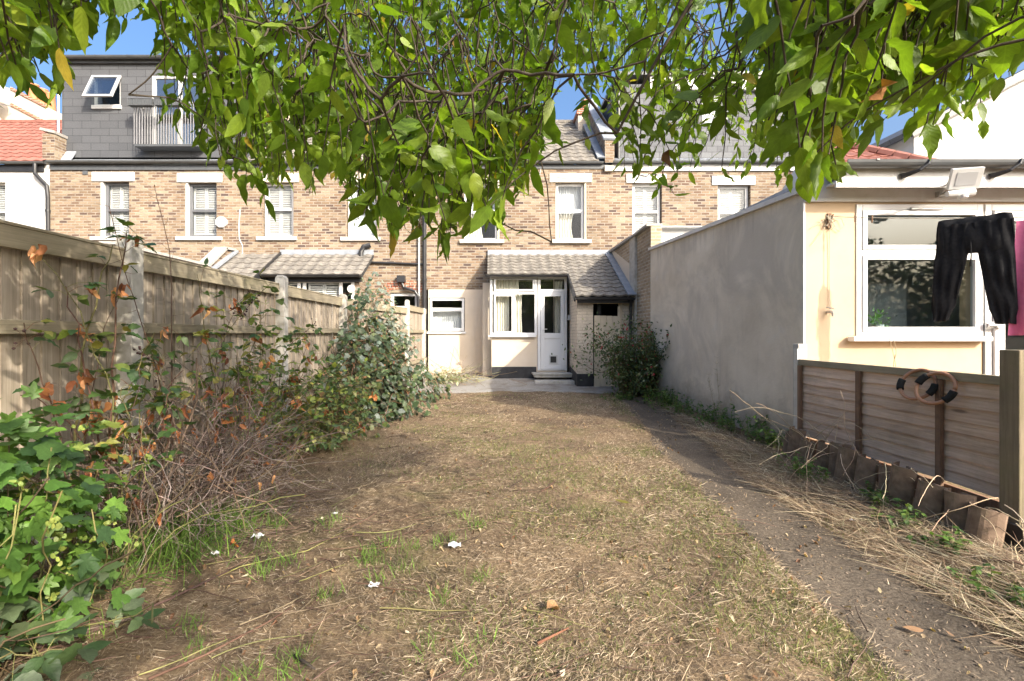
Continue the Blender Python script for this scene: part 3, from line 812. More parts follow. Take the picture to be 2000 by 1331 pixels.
# --- party wall between the two gardens on the left
T = thing('garden_wall', 'low brick garden wall with sloping stone coping beside lean-to roof', 'wall', (fx(440), 12.4, 0))
xa = lx0-1.62
m = MB(); P = [(xa, 9.2, 0), (xa, YF-.002, 0), (xa, YF-.002, 3.55), (xa, 12.9, 3.5), (xa, 12.2, 2.98), (xa, 9.2, 2.98)]
m.prism(P, (.22, 0, 0)); m.build('wall', m_brick, T)
m = MB(); m.bar((xa+.11, 9.1, 3.0), (xa+.11, 12.22, 3.0), .32, .06); m.bar((xa+.11, 12.18, 3.02), (xa+.11, 12.95, 3.57), .34, .06); m.bar((xa+.11, 12.9, 3.57), (xa+.11, 13.39, 3.60), .34, .06)
m.build('coping', m_coping, T)

# --- main house
H = thing('terraced_house', 'brown brick house with cream painted lean-to and white back door facing the garden', 'house', ((XB[3]+XB[4])/2, YF, 0), 'brick houses of the terrace')
x0, x1 = XB[3], XB[4]
wf = (fx(1085), fx(1146), fz(469), fz(357)); wg = (fx(905), fx(976), fz(469), fz(357)); wk = (fx(838), fx(908), fz(648), fz(582))
ZC = fz(566)
wall(x0, x1-.002, ZC, ZE, YF, [wf, wg]).build('wall', m_brick, H)
wall(x0+.11, fx(961), 0, ZC-.001, YF-.025, [wk], .32).build('painted_wall', m_cream, H)
for w in (wf, wg):
    window(H, w[0]+.02, w[1]-.06, w[2], w[3], YF+.11, frame=.07, transoms=[w[2]+(w[3]-w[2])*.52], fill=None)
    MB().box(w[1]-.058, w[1]-.002, YF+.012, YF+.2, w[2], w[3]).build('reveal', m_stone, H)
    MB().box(w[0]-.1, w[1]+.12, YF-.09, YF+.12, w[2]-.1, w[2]-.002).build('window_sill', m_stone, H, .006)
    lintel(H, w[0]-.17, w[1]+.14, w[3]+.002, w[3]+.25, YF, m_stone)
    zm = w[2]+(w[3]-w[2])*.5
    curtain_mb(w[0]+.05, w[1]-.08, zm, w[3]-.03, YF+.30, 12, .012).build('curtain', m_net, H, smooth=True)
    curtain_mb(w[0]+.05, w[0]+.55, w[2]+.02, zm, YF+.34, 6, .03, .12).build('curtain', m_curtain, H, smooth=True)
window(H, wk[0]+.02, wk[1]-.02, wk[2]+.02, wk[3]-.02, YF+.0, frame=.06, transoms=[wk[3]-.31], fill=None, cells=[(wk[0]+.05, wk[1]-.05, wk[2]+.05, wk[3]-.33)], name='kitchen_window')
curtain_mb(wk[0]+.05, wk[1]-.05, wk[2]+.03, wk[2]+.6, YF+.2, 16, .008).build('curtain', m_net, H, smooth=True)
MB().box(wk[0]-.06, wk[1]+.03, YF-.08, YF-.026, wk[2]-.06, wk[2]-.002).build('window_sill', m_upvc, H, .004)
house_shell(H, x0+.01, x1-.01, YF, ZE)
pitched(H, x0+.05, fx(1168), m_tile, seed=6)
MB().box(x0+.05, x1-.05, YF-.03, YF-.004, ZE-.12, ZE-.005).build('fascia', m_gutter, H)
gutter(H, x0+.05, x1-.2, YF-.1, ZE+.04, .055)
MB().box(fx(1180), fx(1197), YF-.1, YF-.003, fz(336), fz(326)).build('corbel', m_stone, H)
MB().tube([(fx(1056), YF-.02, fz(322)), (fx(1054), YF-.02, fz(346))], .008, 5).build('stub_pipe', m_white, H)
downpipe(H, [(fx(830), YF-.08, ZE), (fx(830), YF-.08, fz(400)), (fx(830), YF-.08, .12)], .055, m_black)
chimney(H, (1127-CX)/F*15.6, (1166-CX)/F*15.6, 15.4, 16.3, 7.2, CAMZ+(HY-212)/F*15.4, m_paintbrick, [((1146-CX)/F*15.6, 15.8)])
# parapet with lead between this roof and the next
e = Vector((fx(1180), YF-.1, ZE+.02)); t_ = Vector((fx(1180), YF+2.75, 8.75))
m = MB(); m.prism([e, (e.x, e.y, e.z+.6), t_+Vector((0, 0, .35)), t_], (.26, 0, 0)); m.build('parapet', m_brick, H)
m = MB(); m.bar((fx(1180)+.13, YF-.12, ZE+.66), (fx(1180)+.13, YF+2.78, 9.14), .34, .05); m.bar((fx(1180)-.1, YF-.1, ZE+.16), (fx(1180)-.1, YF+2.78, 8.62), .22, .04); m.build('lead_flashing', m_lead, H)

# lean-to: bay with window and door, store to its right, one tiled slope over both
YL = 12.4; K = F/YL
def qx(px, y=YL): return (px-CX)/F*y
bx0, bx1 = qx(961), qx(1113)                          # 0.01 .. 2.02
win = (qx(957), qx(1049), CAMZ+(HY-655)/K, CAMZ+(HY-541)/K)
dor = (qx(1050), qx(1107), CAMZ+(HY-724)/K, CAMZ+(HY-541)/K)
m = wall(bx0+.02, bx1-.4, .1, 2.78, YL, [(win[0]+.04, win[1], win[2], 2.74), (win[1]+.012, dor[1], .33, 2.74)], .2)
low = m.build('lean_to_wall', m_cream, H)
MB().box(bx0+.0, win[1]-.02, YL-.03, YL-.002, .05, .42).build('plinth', m_plinth, H)
zt_ = win[3]-.42
w = window(H, win[0], win[1]-.005, win[2], win[3], YL-.03, frame=.06, transoms=[zt_], mullions=[(win[0]+.62, win[2], zt_)], cells=[(win[0]+.10, win[1]-.07, zt_+.05, win[3]-.04), (win[0]+.10, win[0]+.60, win[2]+.05, zt_-.04)], fill=None, name='bay_window', depth=.09)
curtain_mb(win[0]+.1, win[0]+.75, zt_-.0, win[3]-.05, YL+.22, 9, .02).build('curtain', m_curtain, w, smooth=True)
curtain_mb(win[0]+.1, win[0]+.5, win[2]+.03, zt_, YL+.2, 6, .03).build('curtain', m_curtain, w, smooth=True)
curtain_mb(win[0]+.62, win[0]+.84, win[2]+.03, zt_, YL+.2, 3, .03, .1).build('curtain', m_curtain, w, smooth=True)
MB().box(win[0]-.04, win[1]-.03, YL-.10, YL-.032, win[2]-.05, win[2]-.002).build('window_sill', m_upvc, H, .006)
# glazed return of the bay and the pier beside it
MB().box(qx(943, 12.9), qx(962, 12.9), 12.75, 13.37, .1, 2.62).build('pier', m_cream, H)
# door set
m = MB(); a, b, c, d = dor[0], dor[1], dor[2], dor[3]
m.box(a-.0, a+.07, YL-.03, YL+.05, c, d); m.box(b-.06, b, YL-.03, YL+.05, c, d); m.box(a+.07, b-.06, YL-.03, YL+.05, d-.06, d)
zd = c+2.03
m.box(a+.07, b-.06, YL-.028, YL+.048, zd, zd+.06); m.box(a+.07, b-.06, YL-.03, YL+.05, c, c+.03)
fr = m.build('door_frame', m_upvc, H, .004)
MB().box(a+.06, b-.05, YL+.005, YL+.012, zd+.05, d-.05).build('fanlight_pane', m_glass, fr)
m = MB(); la, lb, lc, ld = a+.075, b-.065, c+.035, zd-.005; st = .10
m.box(la, la+st, YL-.045, YL+.02, lc, ld); m.box(lb-st, lb, YL-.045, YL+.02, lc, ld); m.box(la+st, lb-st, YL-.045, YL+.02, ld-.12, ld)
zmid = lc+.88
m.box(la+st, lb-st, YL-.045, YL+.02, zmid-.09, zmid+.05); m.box(la+st, lb-st, YL-.045, YL+.02, lc, lc+.10); m.box(la+st, lb-st, YL-.025, YL+.01, lc+.10, zmid-.09)
door = m.build('back_door', m_upvc, H, .006)
MB().box(la+st-.01, lb-st+.01, YL-.01, YL-.004, zmid+.04, ld-.11).build('pane', m_glass, door)
m = MB(); m.box(la+.025, la+.06, YL-.058, YL-.046, zmid+.0, zmid+.22); m.tube([(la+.043, YL-.058, zmid+.15), (la+.043, YL-.10, zmid+.15), (la+.16, YL-.10, zmid+.15)], .011, 8); m.build('handle', m_upvc, door)
m = MB(); cxm = (la+lb)/2+.02; m.box(cxm-.11, cxm+.11, YL-.045, YL-.026, lc+.13, lc+.37); cf = m.build('cat_flap', m_white, door, .006)
MB().box(cxm-.075, cxm+.075, YL-.05, YL-.0455, lc+.17, lc+.33).build('flap_panel', m_black, cf)
for z in (lc+.15, lc+1.0, ld-.2): MB().box(lb+.0, lb+.05, YL-.065, YL-.046, z-.05, z+.05).build('hinge', m_upvc, door, .004)
curtain_mb(lb-.22, lb-.02, zmid, d-.1, YL+.2, 3, .03).build('curtain', m_curtain, H, smooth=True)
MB().box(bx0+.1, bx1-.05, 13.2, 13.25, .2, 2.7).build('room_wall', m_dark, H)
MB().box(bx0, qx(1113)-.002, 12.32, 12.398, 2.752, 2.80).build('wall_plate', m_white, H)
m = MB(); m.box(qx(1041), qx(1113), 11.98, 12.36, .18, .245); m.box(qx(1038), qx(1116), 11.95, 12.37, .247, .285); st1 = m.build('door_step', m_conc, H, .008)
m = MB(); m.box(qx(1044, 11.8), qx(1122, 11.8), 11.62, 11.97, .05, .13); m.build('door_step', m_conc, H, .008)
# store (coal shed): its left flank, front pier, opening and loose door
YS = 11.35; KS = F/YS
sx0, sx1, sx2 = qx(1127, YS), qx(1158, YS), qx(1206, YS)
zs = 2.1
m = MB(); m.prism([(sx0, YS, .05), (sx0, YL+.2, .05), (sx0, YL+.2, 2.74), (sx0, YL-.1, 2.68), (sx0, YS, 2.06)], (.12, 0, 0)); m.build('store_side_wall', m_paintbrick, H)
MB().box(sx0-.004, sx1, YS-.022, YS-.001, .05, 2.06).build('store_pier', m_paintbrick, H)
m = MB(); m.box(sx0-.012, sx1, YS-.045, YS-.024, .02, .33); m.prism([(sx0-.014, YS-.024, .02), (sx0-.014, YL-.05, .1), (sx0-.014, YL-.05, .45), (sx0-.014, YS-.024, .33)], (.012, 0, 0)); m.build('plinth', m_plinth, H)
MB().box(sx1+.12, sx1+.20, YS+.05, YS+.1, 0.05, 2.0).build('store_lining', m_dark, H)
m = MB(); m.box(sx0+.13, 3.3, YS+.95, YS+1.0, .05, 2.3); m.build('store_back', m_dark, H)
m = MB(); m.box(sx1, sx2+.12, YS+.02, YS+.07, 1.98, 2.06); m.box(sx2+.04, sx2+.11, YS+.0, YS+.07, .05, 1.98); m.build('store_frame', m_doorwood, H)
MB().box(sx2+.112, 3.36, YS, YS+.1, .05, 2.06).build('store_jamb', m_paintbrick, H)
m = MB(); dxs = [(sx1+.02)+(sx2-sx1-.02)*k/4 for k in range(5)]
for k in range(4): m.box(dxs[k]+.003, dxs[k+1]-.003, YS-.06+.004*(k % 2), YS-.03, .03, 1.70-.004*k, random.uniform(.9, 1.05))
dd = m.build('store_door', m_doorwood, H)
m = MB(); m.box(dxs[2], sx2-.01, YS-.075, YS-.057, 1.34, 1.345); m.box(sx2-.005, sx2+.04, YS-.09, YS-.02, .2, 1.92); m.build('door_edge_board', m_doorwood, H)
m = MB(); m.box(bx1-.06, bx1+.02, YL-.1, YL-.03, 1.66, 1.75); m.box(bx1-.1, bx1+.0, YL-.12, YL-.04, 1.62, 1.655); m.build('wall_box', m_lightgrey, H)
# roof over both
RS = (3.48-2.15)/(YF-11.15)
def rz(y): return 2.15+(y-11.15)*RS
v = Vector((0, 1, RS)).normalized(); Ls = (YF-.02-11.15)/v.y; Lb = (YF-.02-12.22)/v.y
xr0, xr1, xrm = qx(952), 3.22, qx(1111, 12.2)
nn = Vector((1, 0, 0)).cross(v).normalized()
slab([Vector((xr0, 12.22, rz(12.22)))-nn*.015, Vector((xrm, 12.22, rz(12.22)))-nn*.015, Vector((xrm, 11.15, rz(11.15)))-nn*.015, Vector((xr1, 11.15, rz(11.15)))-nn*.015, Vector((xr1, YF-.01, rz(YF-.01)))-nn*.015, Vector((xr0, YF-.01, rz(YF-.01)))-nn*.015], nn, .05, 'roof_deck', m_dark, H)
roof_tiles((xr0, 12.22, rz(12.22)), (1, 0, 0), xrm-xr0, v, Lb, m_tile, H, name='lean_to_roof', tw=.25, course=.2, seed=8)
roof_tiles((xrm, 11.15, rz(11.15)), (1, 0, 0), xr1-xrm, v, Ls, m_tile, H, name='lean_to_roof', tw=.25, course=.22, seed=9)
m = MB(); m.box(xr0, 3.36, YF-.07, YF-.003, rz(YF)-.03, rz(YF)+.11); m.bar((3.25, 11.1, rz(11.1)+.05), (3.25, YF-.08, rz(YF-.08)+.05), .2, .03, up=nn); m.build('lead_flashing', m_lead, H)
m = MB(); m.bar((xrm-.03, 12.22, rz(12.22)-.05), (xrm-.03, 11.12, rz(11.12)-.05), .035, .15); m.build('barge_board', m_black, H)
gutter(H, xr0-.05, xrm-.02, 12.14, rz(12.2)-.01, .055, m_black)
gutter(H, xrm-.03, 3.3, 11.07, rz(11.1)-.02, .055, m_black)
MB().box(sx0-.02, 3.3, YS-.16, YS-.12, 1.99, 2.10).build('fascia', m_black, H)
downpipe(H, [(3.22, 11.08, 2.05), (3.24, 11.2, 1.9), (3.24, 11.25, .1)], .035, m_black)

# --- right-hand house with slate dormer
H = thing('terraced_house', 'brown brick house with white trimmed slate dormer behind the grey plastered wall', 'house', ((XB[4]+XB[5])/2, YF, 0), 'brick houses of the terrace')
x0, x1 = XB[4], XB[5]
wa = (fx(1235), fx(1293), fz(466), fz(358)); wb = (fx(1402), fx(1466), fz(466), fz(362))
wall(x0, x1, 0, ZE, YF, [wa, wb]).build('wall', m_brick, H)
for w in (wa, wb):
    window(H, w[0]+.02, w[1]-.02, w[2], w[3], YF+.1, frame=.075, transoms=[w[2]+(w[3]-w[2])*.5], mat=m_white, fill='louvre')
    MB().box(w[0]-.1, w[1]+.1, YF-.07, YF+.12, w[2]-.1, w[2]-.002).build('window_sill', m_white, H, .006)
    lintel(H, w[0]-.17, w[1]+.12, w[3]+.002, w[3]+.25, YF, m_white)
house_shell(H, x0+.01, x1-.01, YF, ZE)
MB().box(x0+.05, x1, YF-.05, YF-.004, ZE-.18, ZE-.002).build('fascia', m_white, H)
gutter(H, x0+.05, x1, YF-.13, ZE+.05, .06)
o = Vector((x0+.12, YF-.1, ZE+.08)); v = Vector((0, .5, .22))
roof_tiles(o, (1, 0, 0), x1-x0-.12, v, v.length, m_lead, H, tw=.17, course=.28, amp=.02, seed=10)
xl, xr, zt = dx(1206), dx(1545), dz(150)
dw = (dx(1372), dx(1425), dz(240), dz(165))
wall(xl, xr, ZE+.05, zt-.25, yd, [dw]).build('dormer_wall', m_slate2, H)
window(H, dw[0], dw[1], dw[2], dw[3], yd+.05, frame=.08, mat=m_white, fill='net', name='dormer_window')
MB().box(xl+.1, xr-.1, yd+1.6, yd+1.65, ZE, zt-.3).build('dormer_room', m_room, H)
m = MB(); m.box(xl, xl+.02, yd+.301, yd+4.5, ZE-.1, zt-.25); m.box(xr-.02, xr, yd+.301, yd+4.5, ZE-.1, zt-.25); m.build('dormer_cheek', m_slate2, H)
MB().box(xl+.9, xr+.1, yd-.12, yd-.004, zt-.42, zt-.04).build('dormer_fascia', m_white, H)
MB().box(xl-.05, xr+.15, yd-.18, yd+4.6, zt-.038, zt+.06).build('dormer_roof', m_gutter, H)
downpipe(H, [(xl+.02, yd-.05, zt-.3), (xl+.02, yd-.05, zt-.5), (xl+.02, yd-.05, ZE+.15)], .04, m_black)
slab([(x0, yd+4.4, zt-.1), (x1, yd+4.4, zt-.1), (x1, yd+7, ZE), (x0, yd+7, ZE)], Vector((0, .6, .7)), .1, 'roof_back', m_slate2, H)
MB().tube([(dx(1442), yd+1.0, zt), (dx(1442), yd+1.0, zt+.75)], .06, 10).build('vent_pipe', m_lead, H)
# its small flat-roofed addition behind the plastered wall
m = MB(); m.box(3.75, 6.2, 10.9, 13.39, 0, 3.25); m.build('addition_wall', m_whitewall, H)
MB().box(3.68, 6.3, 10.6, 13.38, 3.252, 3.62).build('addition_fascia', m_white, H)
gutter(H, 3.7, 6.3, 10.52, 3.62, .06, m_galv)

# chimney stack and dish beyond the white house
T = thing('chimney_stack', 'wide cream rendered chimney stack with terracotta pots beyond red roof', 'chimney', (-16.3, 16.9, 7))
def cz(py, d=16.6): return CAMZ+(HY-py)/F*d
def cxx(px, d=16.6): return (px-CX)/F*d
m = MB(); m.prism([(cxx(-80), 16.5, 7.5), (cxx(97), 16.5, 7.5), (cxx(97), 16.5, cz(212)), (cxx(30), 16.5, cz(176)), (cxx(-80), 16.5, cz(160))], (0, 1.2, 0)); m.build('stack', m_stone, T)
m = MB()
for dzz in (0, -.55):
    m.bar((cxx(98), 16.48, cz(212)+dzz), (cxx(28), 16.48, cz(176)+dzz), .06, .09)
m.build('brick_course', m_redbrick, T)
m = MB(); m.prism([(cxx(28), 16.2, 8.4), (cxx(-80), 16.2, 8.4), (cxx(-80), 16.2, cz(180)), (cxx(-8), 16.2, cz(187))], (0, -.3, 0)); m.build('skirt', m_cream, T)
for px in (45, 63, 78):
    z0 = cz(186+ (px-45)*.55)
    MB().tube([(cxx(px), 17, z0-.2), (cxx(px), 17, z0+.1), (cxx(px), 17, z0+.52), (cxx(px), 17, z0+.56)], [.17, .15, .13, .155], 12).build('chimney_pot', m_terracotta, T, smooth=True)
T = thing('satellite_dish', 'white satellite dish on the chimney stack above red roof', 'satellite dish', (cxx(34), 15.8, cz(200)))
c = Vector((cxx(33), 15.8, cz(196))); ax = Vector((.25, -1, .25)).normalized(); u = ax.orthogonal().normalized(); w_ = ax.cross(u)
rows = [[c-ax*.10*(1-(k/5)**2)+(u*math.cos(j*math.pi/12)+w_*math.sin(j*math.pi/12))*.34*k/5 for j in range(25)] for k in range(6)]
m = MB(); m.grid(rows); m.grid([[p-ax*.012 for p in r] for r in rows[::-1]]); m.build('reflector', m_white, T, smooth=True)
m = MB(); m.tube([c+w_*-.3, c+ax*.35-w_*.05], .014, 6); m.tube([c+ax*.30-w_*.06, c+ax*.40-w_*.03], .035, 8); m.build('feed_arm', m_gutter, T)
m = MB(); m.tube([c-ax*.1, c-ax*.25, c-ax*.3-Vector((0, 0, .3)), c+Vector((.1, .5, -.35))], .02, 6); m.build('mount', m_steel, T)
T = thing('television_aerial', 'thin metal television aerial standing between chimney stack and grey dormer', 'aerial', (cxx(104, 17), 17, 8))
m = MB(); xx = cxx(104, 17)
m.tube([(xx, 17, 8.0), (xx, 17, cz(208, 17))], .018, 6); m.build('mast', m_steel, T)
m = MB()
for k in range(6): m.tube([(xx-.12, 17, cz(214, 17)-.11*k), (xx+.12, 17, cz(214, 17)-.11*k)], .010, 5)
m.build('elements', m_steel, T)

# white rendered gable far right
T = thing('gabled_house', 'plain white rendered gable with dark verge rising behind the kitchen extension', 'house', (10.8, 9, 0))
ga, gb, gc = Vector((7.7, 9, 4.9)), Vector((11.2, 9, 6.72)), Vector((14.7, 9, 4.9))
m = MB(); m.prism([(7.9, 9, 0), (14.5, 9, 0), (14.5, 9, 5.0), (11.2, 9, 6.7), (7.9, 9, 5.0)], (0, 6, 0)); m.build('wall', m_whitewall, T)
m = MB(); m.bar(ga+Vector((0, 2.9, .07)), gb+Vector((0, 2.9, .07)), 6.1, .1); m.bar(gb+Vector((0, 2.9, .07)), gc+Vector((0, 2.9, .07)), 6.1, .1); m.build('roof', m_slate2, T)
m = MB(); m.bar(ga+Vector((0, -.16, .06)), gb+Vector((0, -.16, .06)), .05, .15); m.bar(gb+Vector((0, -.16, .06)), gc+Vector((0, -.16, .06)), .05, .15); m.build('verge_board', m_black, T)
# ------------------------------------------------------------------ kitchen extension on the right
YE = 5.2; KE = F/YE
def ex(px): return (px-CX)/KE
def ez(py): return CAMZ+(HY-py)/KE
X0 = ex(1570)                                         # its flank, 3.37
E = thing('kitchen_extension', 'single storey kitchen extension with peach render and a long grey plastered flank', 'house extension', (5.5, 7, 0))
kw = (ex(1671), ex(1918), ez(657), ez(400)); kd = (ex(1921), ex(2160), .12, ez(400))
wall(X0, 8.0, 0, ez(392), YE, [kw, kd], .25).build('front_wall', m_peach, E)
# plastered flank wall, its top rising away from the camera, with white capping
m = MB(); m.prism([(X0-.004, YE+.004, 0), (X0-.004, 10.2, 0), (X0-.004, 10.2, 3.04), (X0-.004, YE+.004, ez(377))], (.22, 0, 0)); fl = m.build('flank_wall', m_plaster, E)
m = MB(); m.bar((X0+.1, YE+.02, ez(377)+.03), (X0+.1, 10.22, 3.07), .3, .055); m.build('capping', m_white, E)
MB().box(X0-.008, X0+.010, YE-.008, YE+.003, .0, ez(392)-.022).build('corner_bead', m_upvc, E)
m = MB(); m.face([(X0+.25, 9.9, 0), (8, 9.9, 0), (8, 9.9, 3), (X0+.25, 9.9, 3)]); m.box(8.0, 8.2, YE+.0, 10, 0, 2.9); m.build('rear_wall', m_whitewall, E)
# frieze, soffit, fascia
MB().box(X0+.0, 8.1, YE-.035, YE-.002, ez(392)-.02, ez(372)).build('frieze', m_white, E)
MB().box(X0+.0, 8.1, YE-.02, YE+.2, ez(372)+.002, 2.98).build('recess_board', m_white, E)
MB().box(X0+.22, 8.1, YE-.24, YE-.022, 2.86, 2.885).build('soffit', m_white, E)
MB().box(X0+.16, 8.1, YE-.265, YE-.242, 2.79, 3.0).build('fascia', m_white, E)
gutter(E, X0+.18, 8.1, YE-.335, 3.03, .068, m_gutter, brackets=50)
for px in (1790, 1966):
    x = (px-CX)/F*4.86; m = MB(); pts = [(x-.1, 4.93, 2.90), (x-.07, 4.90, 2.905), (x-.0, 4.82, 2.93), (x+.06, 4.79, 2.98), (x+.08, 4.79, 3.03)]
    m.tube(pts, [.03, .026, .018, .014, .012], 8); m.build('gutter_bracket', m_black, E)
# roof: flat behind the gutter with a red hipped part over the rear
MB().box(X0+.2, 8.1, YE-.26, 9.88, 3.002, 3.05).build('flat_roof', m_lead, E)
A = Vector((4.38, 5.55, 3.10)); B_ = Vector((5.62, 5.55, 3.10)); Cc = Vector((4.75, 6.65, 3.88)); Dd = Vector((4.38, 6.65, 3.88))
v = Vector((0, Dd.y-A.y, Dd.z-A.z)); Lr = v.length
roof_tiles(A, (1, 0, 0), B_.x-A.x, v, Lr, m_redtile, E, tw=.2, course=.2, seed=11, inside=lambda a, b: (Dd.x-A.x)*b/Lr-.05 < a < (B_.x-A.x)-(B_.x-Cc.x)*b/Lr+.05)
m = MB(); m.face([B_, (5.62, 7.75, 3.1), Cc]); m.face([(A.x, 7.75, 3.1), (5.62, 7.75, 3.1), Cc, Dd]); m.face([A-Vector((0, 0, .04)), B_-Vector((0, 0, .04)), Cc-Vector((0, 0, .04)), Dd-Vector((0, 0, .04))]); m.build('roof_side', m_redtile, E)
MB().prism([A, (A.x, 7.75, 3.1), Dd], (.05, 0, 0)).build('roof_gable', m_white, E)
m = MB()
for k in range(9):
    p, q = B_.lerp(Cc, k/9), B_.lerp(Cc, (k+1)/9-.01); m.tube([p+Vector((0, 0, .03)), q+Vector((0, 0, .03))], .07, 8, random.uniform(.8, 1.1))
m.build('hip_tiles', m_redtile, E)
# window
zt_ = ez(494)
w = window(E, kw[0], kw[1], kw[2], kw[3], YE-.015, frame=.065, transoms=[zt_], mat=m_upvc, gl=m_glass_d, fill=None, depth=.08,
           cells=[(kw[0]+.06, kw[1]-.05, zt_+.03, kw[3]-.07), (kw[0]+.06, kw[1]-.05, kw[2]+.05, zt_-.03)])
MB().box(kw[0]-.10, kw[1]+.01, YE-.11, YE-.016, kw[2]-.055, kw[2]-.002).build('window_sill', m_upvc, E, .008)
MB().box((kw[0]+kw[1])/2-.12, (kw[0]+kw[1])/2+.22, YE-.05, YE-.03, kw[3]-.065, kw[3]-.04).build('trickle_vent', m_lightgrey, w, .004)
# door
m = MB(); a, b, c, d = kd
m.box(a+.0, a+.07, YE-.02, YE+.06, c, d); m.box(b-.07, b, YE-.02, YE+.06, c, d); m.box(a+.07, b-.07, YE-.02, YE+.06, d-.07, d)
m.box(a+.08, a+.19, YE-.045, YE+.04, c+.01, d-.08); m.box(b-.19, b-.08, YE-.045, YE+.04, c+.01, d-.08); m.box(a+.19, b-.19, YE-.045, YE+.04, d-.19, d-.08); m.box(a+.19, b-.19, YE-.045, YE+.04, c+.01, c+.2)
dr = m.build('kitchen_door', m_upvc, E, .006)
MB().box(a+.18, b-.18, YE+.0, YE+.008, c+.19, d-.18).build('pane', m_glass_d, dr)
m = MB(); hz_ = ez(636); m.box(a-.03, a+.05, YE-.06, YE-.046, hz_-.035, hz_+.035); m.tube([(a-.02, YE-.065, hz_), (a+.11, YE-.065, hz_)], .022, 10); m.box(a+.06, a+.13, YE-.085, YE-.047, hz_-.03, hz_+.03); m.build('hinge', m_steel, dr, .003)
m = MB(); m.box(a-.012, a-.0005, YE-.012, YE-.003, c, d-.3); m.build('seal', m_gutter, dr)
# kitchen seen through the glass
m = MB(); m.face([(X0+.3, 7.6, 0), (8, 7.6, 0), (8, 7.6, 2.7), (X0+.3, 7.6, 2.7)]); m.face([(X0+.26, YE+.26, 2.7), (8, YE+.26, 2.7), (8, 7.6, 2.7), (X0+.26, 7.6, 2.7)]); m.face([(X0+.26, YE+.26, 0), (X0+.26, 7.6, 0), (X0+.26, 7.6, 2.7), (X0+.26, YE+.26, 2.7)]); m.face([(X0+.26, YE+.26, .1), (8, YE+.26, .1), (8, 7.6, .1), (X0+.26, 7.6, .1)]); m.build('kitchen_wall', m_room, E)
m = MB(); m.box(5.35, 5.95, 6.9, 7.55, .1, 2.0); m.box(4.5, 5.3, 7.0, 7.55, .1, .95); m.build('kitchen_cupboard', m_white, E)
# small things on the wall
T = thing('wall_bracket', 'rusty bracket tangled with old string at the top of the peach wall', 'bracket', (ex(1618), YE, ez(425)))
m = MB(); c = Vector((ex(1618), YE, ez(425))); m.box(c.x-.02, c.x+.02, YE-.02, YE-.002, c.z-.12, c.z+.04); m.tube([c+Vector((0, -.01, 0)), c+Vector((0, -.05, -.02)), c+Vector((.01, -.06, .02))], .008, 6); m.build('plate', m_batten, T)
m = MB(); r = random.Random(3)
for k in range(9):
    p = c+Vector((0, -.04, -.01)); pts = [p]
    for j in range(7): p = p+Vector((r.uniform(-.03, .03), r.uniform(-.01, .005), r.uniform(-.04, .02))); pts.append(p.copy())
    m.tube(pts, .0035, 5)
m.tube([c, c+Vector((-.1, -.03, -.06)), c+Vector((-.2, -.02, -.12))], .003, 5); m.tube([c, c+Vector((-.08, -.03, -.15)), c+Vector((-.19, -.02, -.30))], .003, 5)
m.tube([c+Vector((0, -.02, -.1)), c+Vector((.005, -.012, -.5)), c+Vector((0, -.012, -.98))], .003, 5)
m.tube([c, c+Vector((.12, -.03, -.02)), c+Vector((.15, -.03, -.10)), c+Vector((.10, -.02, -.16)), c+Vector((.03, -.02, -.1))], .003, 5)
m.build('string', m_string, T)
T = thing('garden_tap', 'small steel outdoor tap fixed low on the peach wall', 'tap', (ex(1615), YE, ez(610)))
m = MB(); c = Vector((ex(1615), YE, ez(610))); m.tube([c, c+Vector((0, -.07, 0)), c+Vector((0, -.09, -.015)), c+Vector((0, -.09, -.05))], [.014, .014, .013, .011], 8); m.build('spout', m_steel, T)
m = MB(); m.tube([c+Vector((0, -.05, .01)), c+Vector((0, -.05, .045))], .006, 6); m.tube([c+Vector((-.04, -.05, .05)), c+Vector((.04, -.055, .035))], .006, 6); m.build('handle', m_steel, T)
T = thing('floodlight', 'white floodlight with motion sensor on an arm under the gutter', 'floodlight', (4.55, YE-.04, 2.8))
c = PX(1885, 349, 4.72); ax = Vector((-.25, -.75, -.35)).normalized(); u = Vector((1, -.28, 0.0)); u = (u-ax*u.dot(ax)).normalized(); v_ = ax.cross(u)
if v_.z < 0: v_ = -v_
m = MB(); m.obox(c, u*.125, v_*.10, ax*.022); m.obox(c-ax*.035, u*.09, v_*.07, ax*.014)
for k in range(5): m.obox(c-ax*.055+u*(.035*(k-2)), u*.004, v_*.06, ax*.014)
m.build('housing', m_white, T, .006)
MB().obox(c+ax*.0235, u*.08, v_*.062, ax*.002).build('lens', m_lightgrey, T)
m = MB(); wp = Vector((4.80, YE-.037, 2.775)); m.tube([wp, wp+Vector((-.05, -.10, .02)), c-ax*.05-u*.09], .011, 6); m.tube([wp, wp+Vector((.02, -.12, .0)), c-ax*.05+u*.09], .011, 6); m.box(wp.x-.04, wp.x+.04, wp.y-.03, wp.y, wp.z-.03, wp.z+.03); m.build('bracket', m_galv, T)
m = MB(); s = c+Vector((-.06, .0, -.15)); m.tube([s+Vector((-.1, .02, 0)), s+Vector((.12, -.02, .01))], [.03, .042], 10); m.tube([s+Vector((.02, -.02, -.03)), s+Vector((.02, -.03, -.055))], [.045, .03], 12); m.tube([wp, s+Vector((0, .03, 0.01))], .014, 6); m.build('motion_sensor', m_white, T, smooth=False)
T = thing('pot_plant', 'small green pot plant on the inside sill of the kitchen window', 'pot plant', (ex(1726), YE+.2, kw[2]+.05))
m = MB(); c = Vector((ex(1726)+.12, YE+.24, kw[2]+.03)); m.tube([c, c+Vector((0, 0, .1))], [.05, .065], 12); m.build('pot', m_white, T)
POT = (T, c+Vector((0, 0, .14)))
T = thing('spray_bottle', 'teal plastic spray bottle standing inside the glazed kitchen door', 'bottle', (ex(1990)+.2, YE+.4, .9))
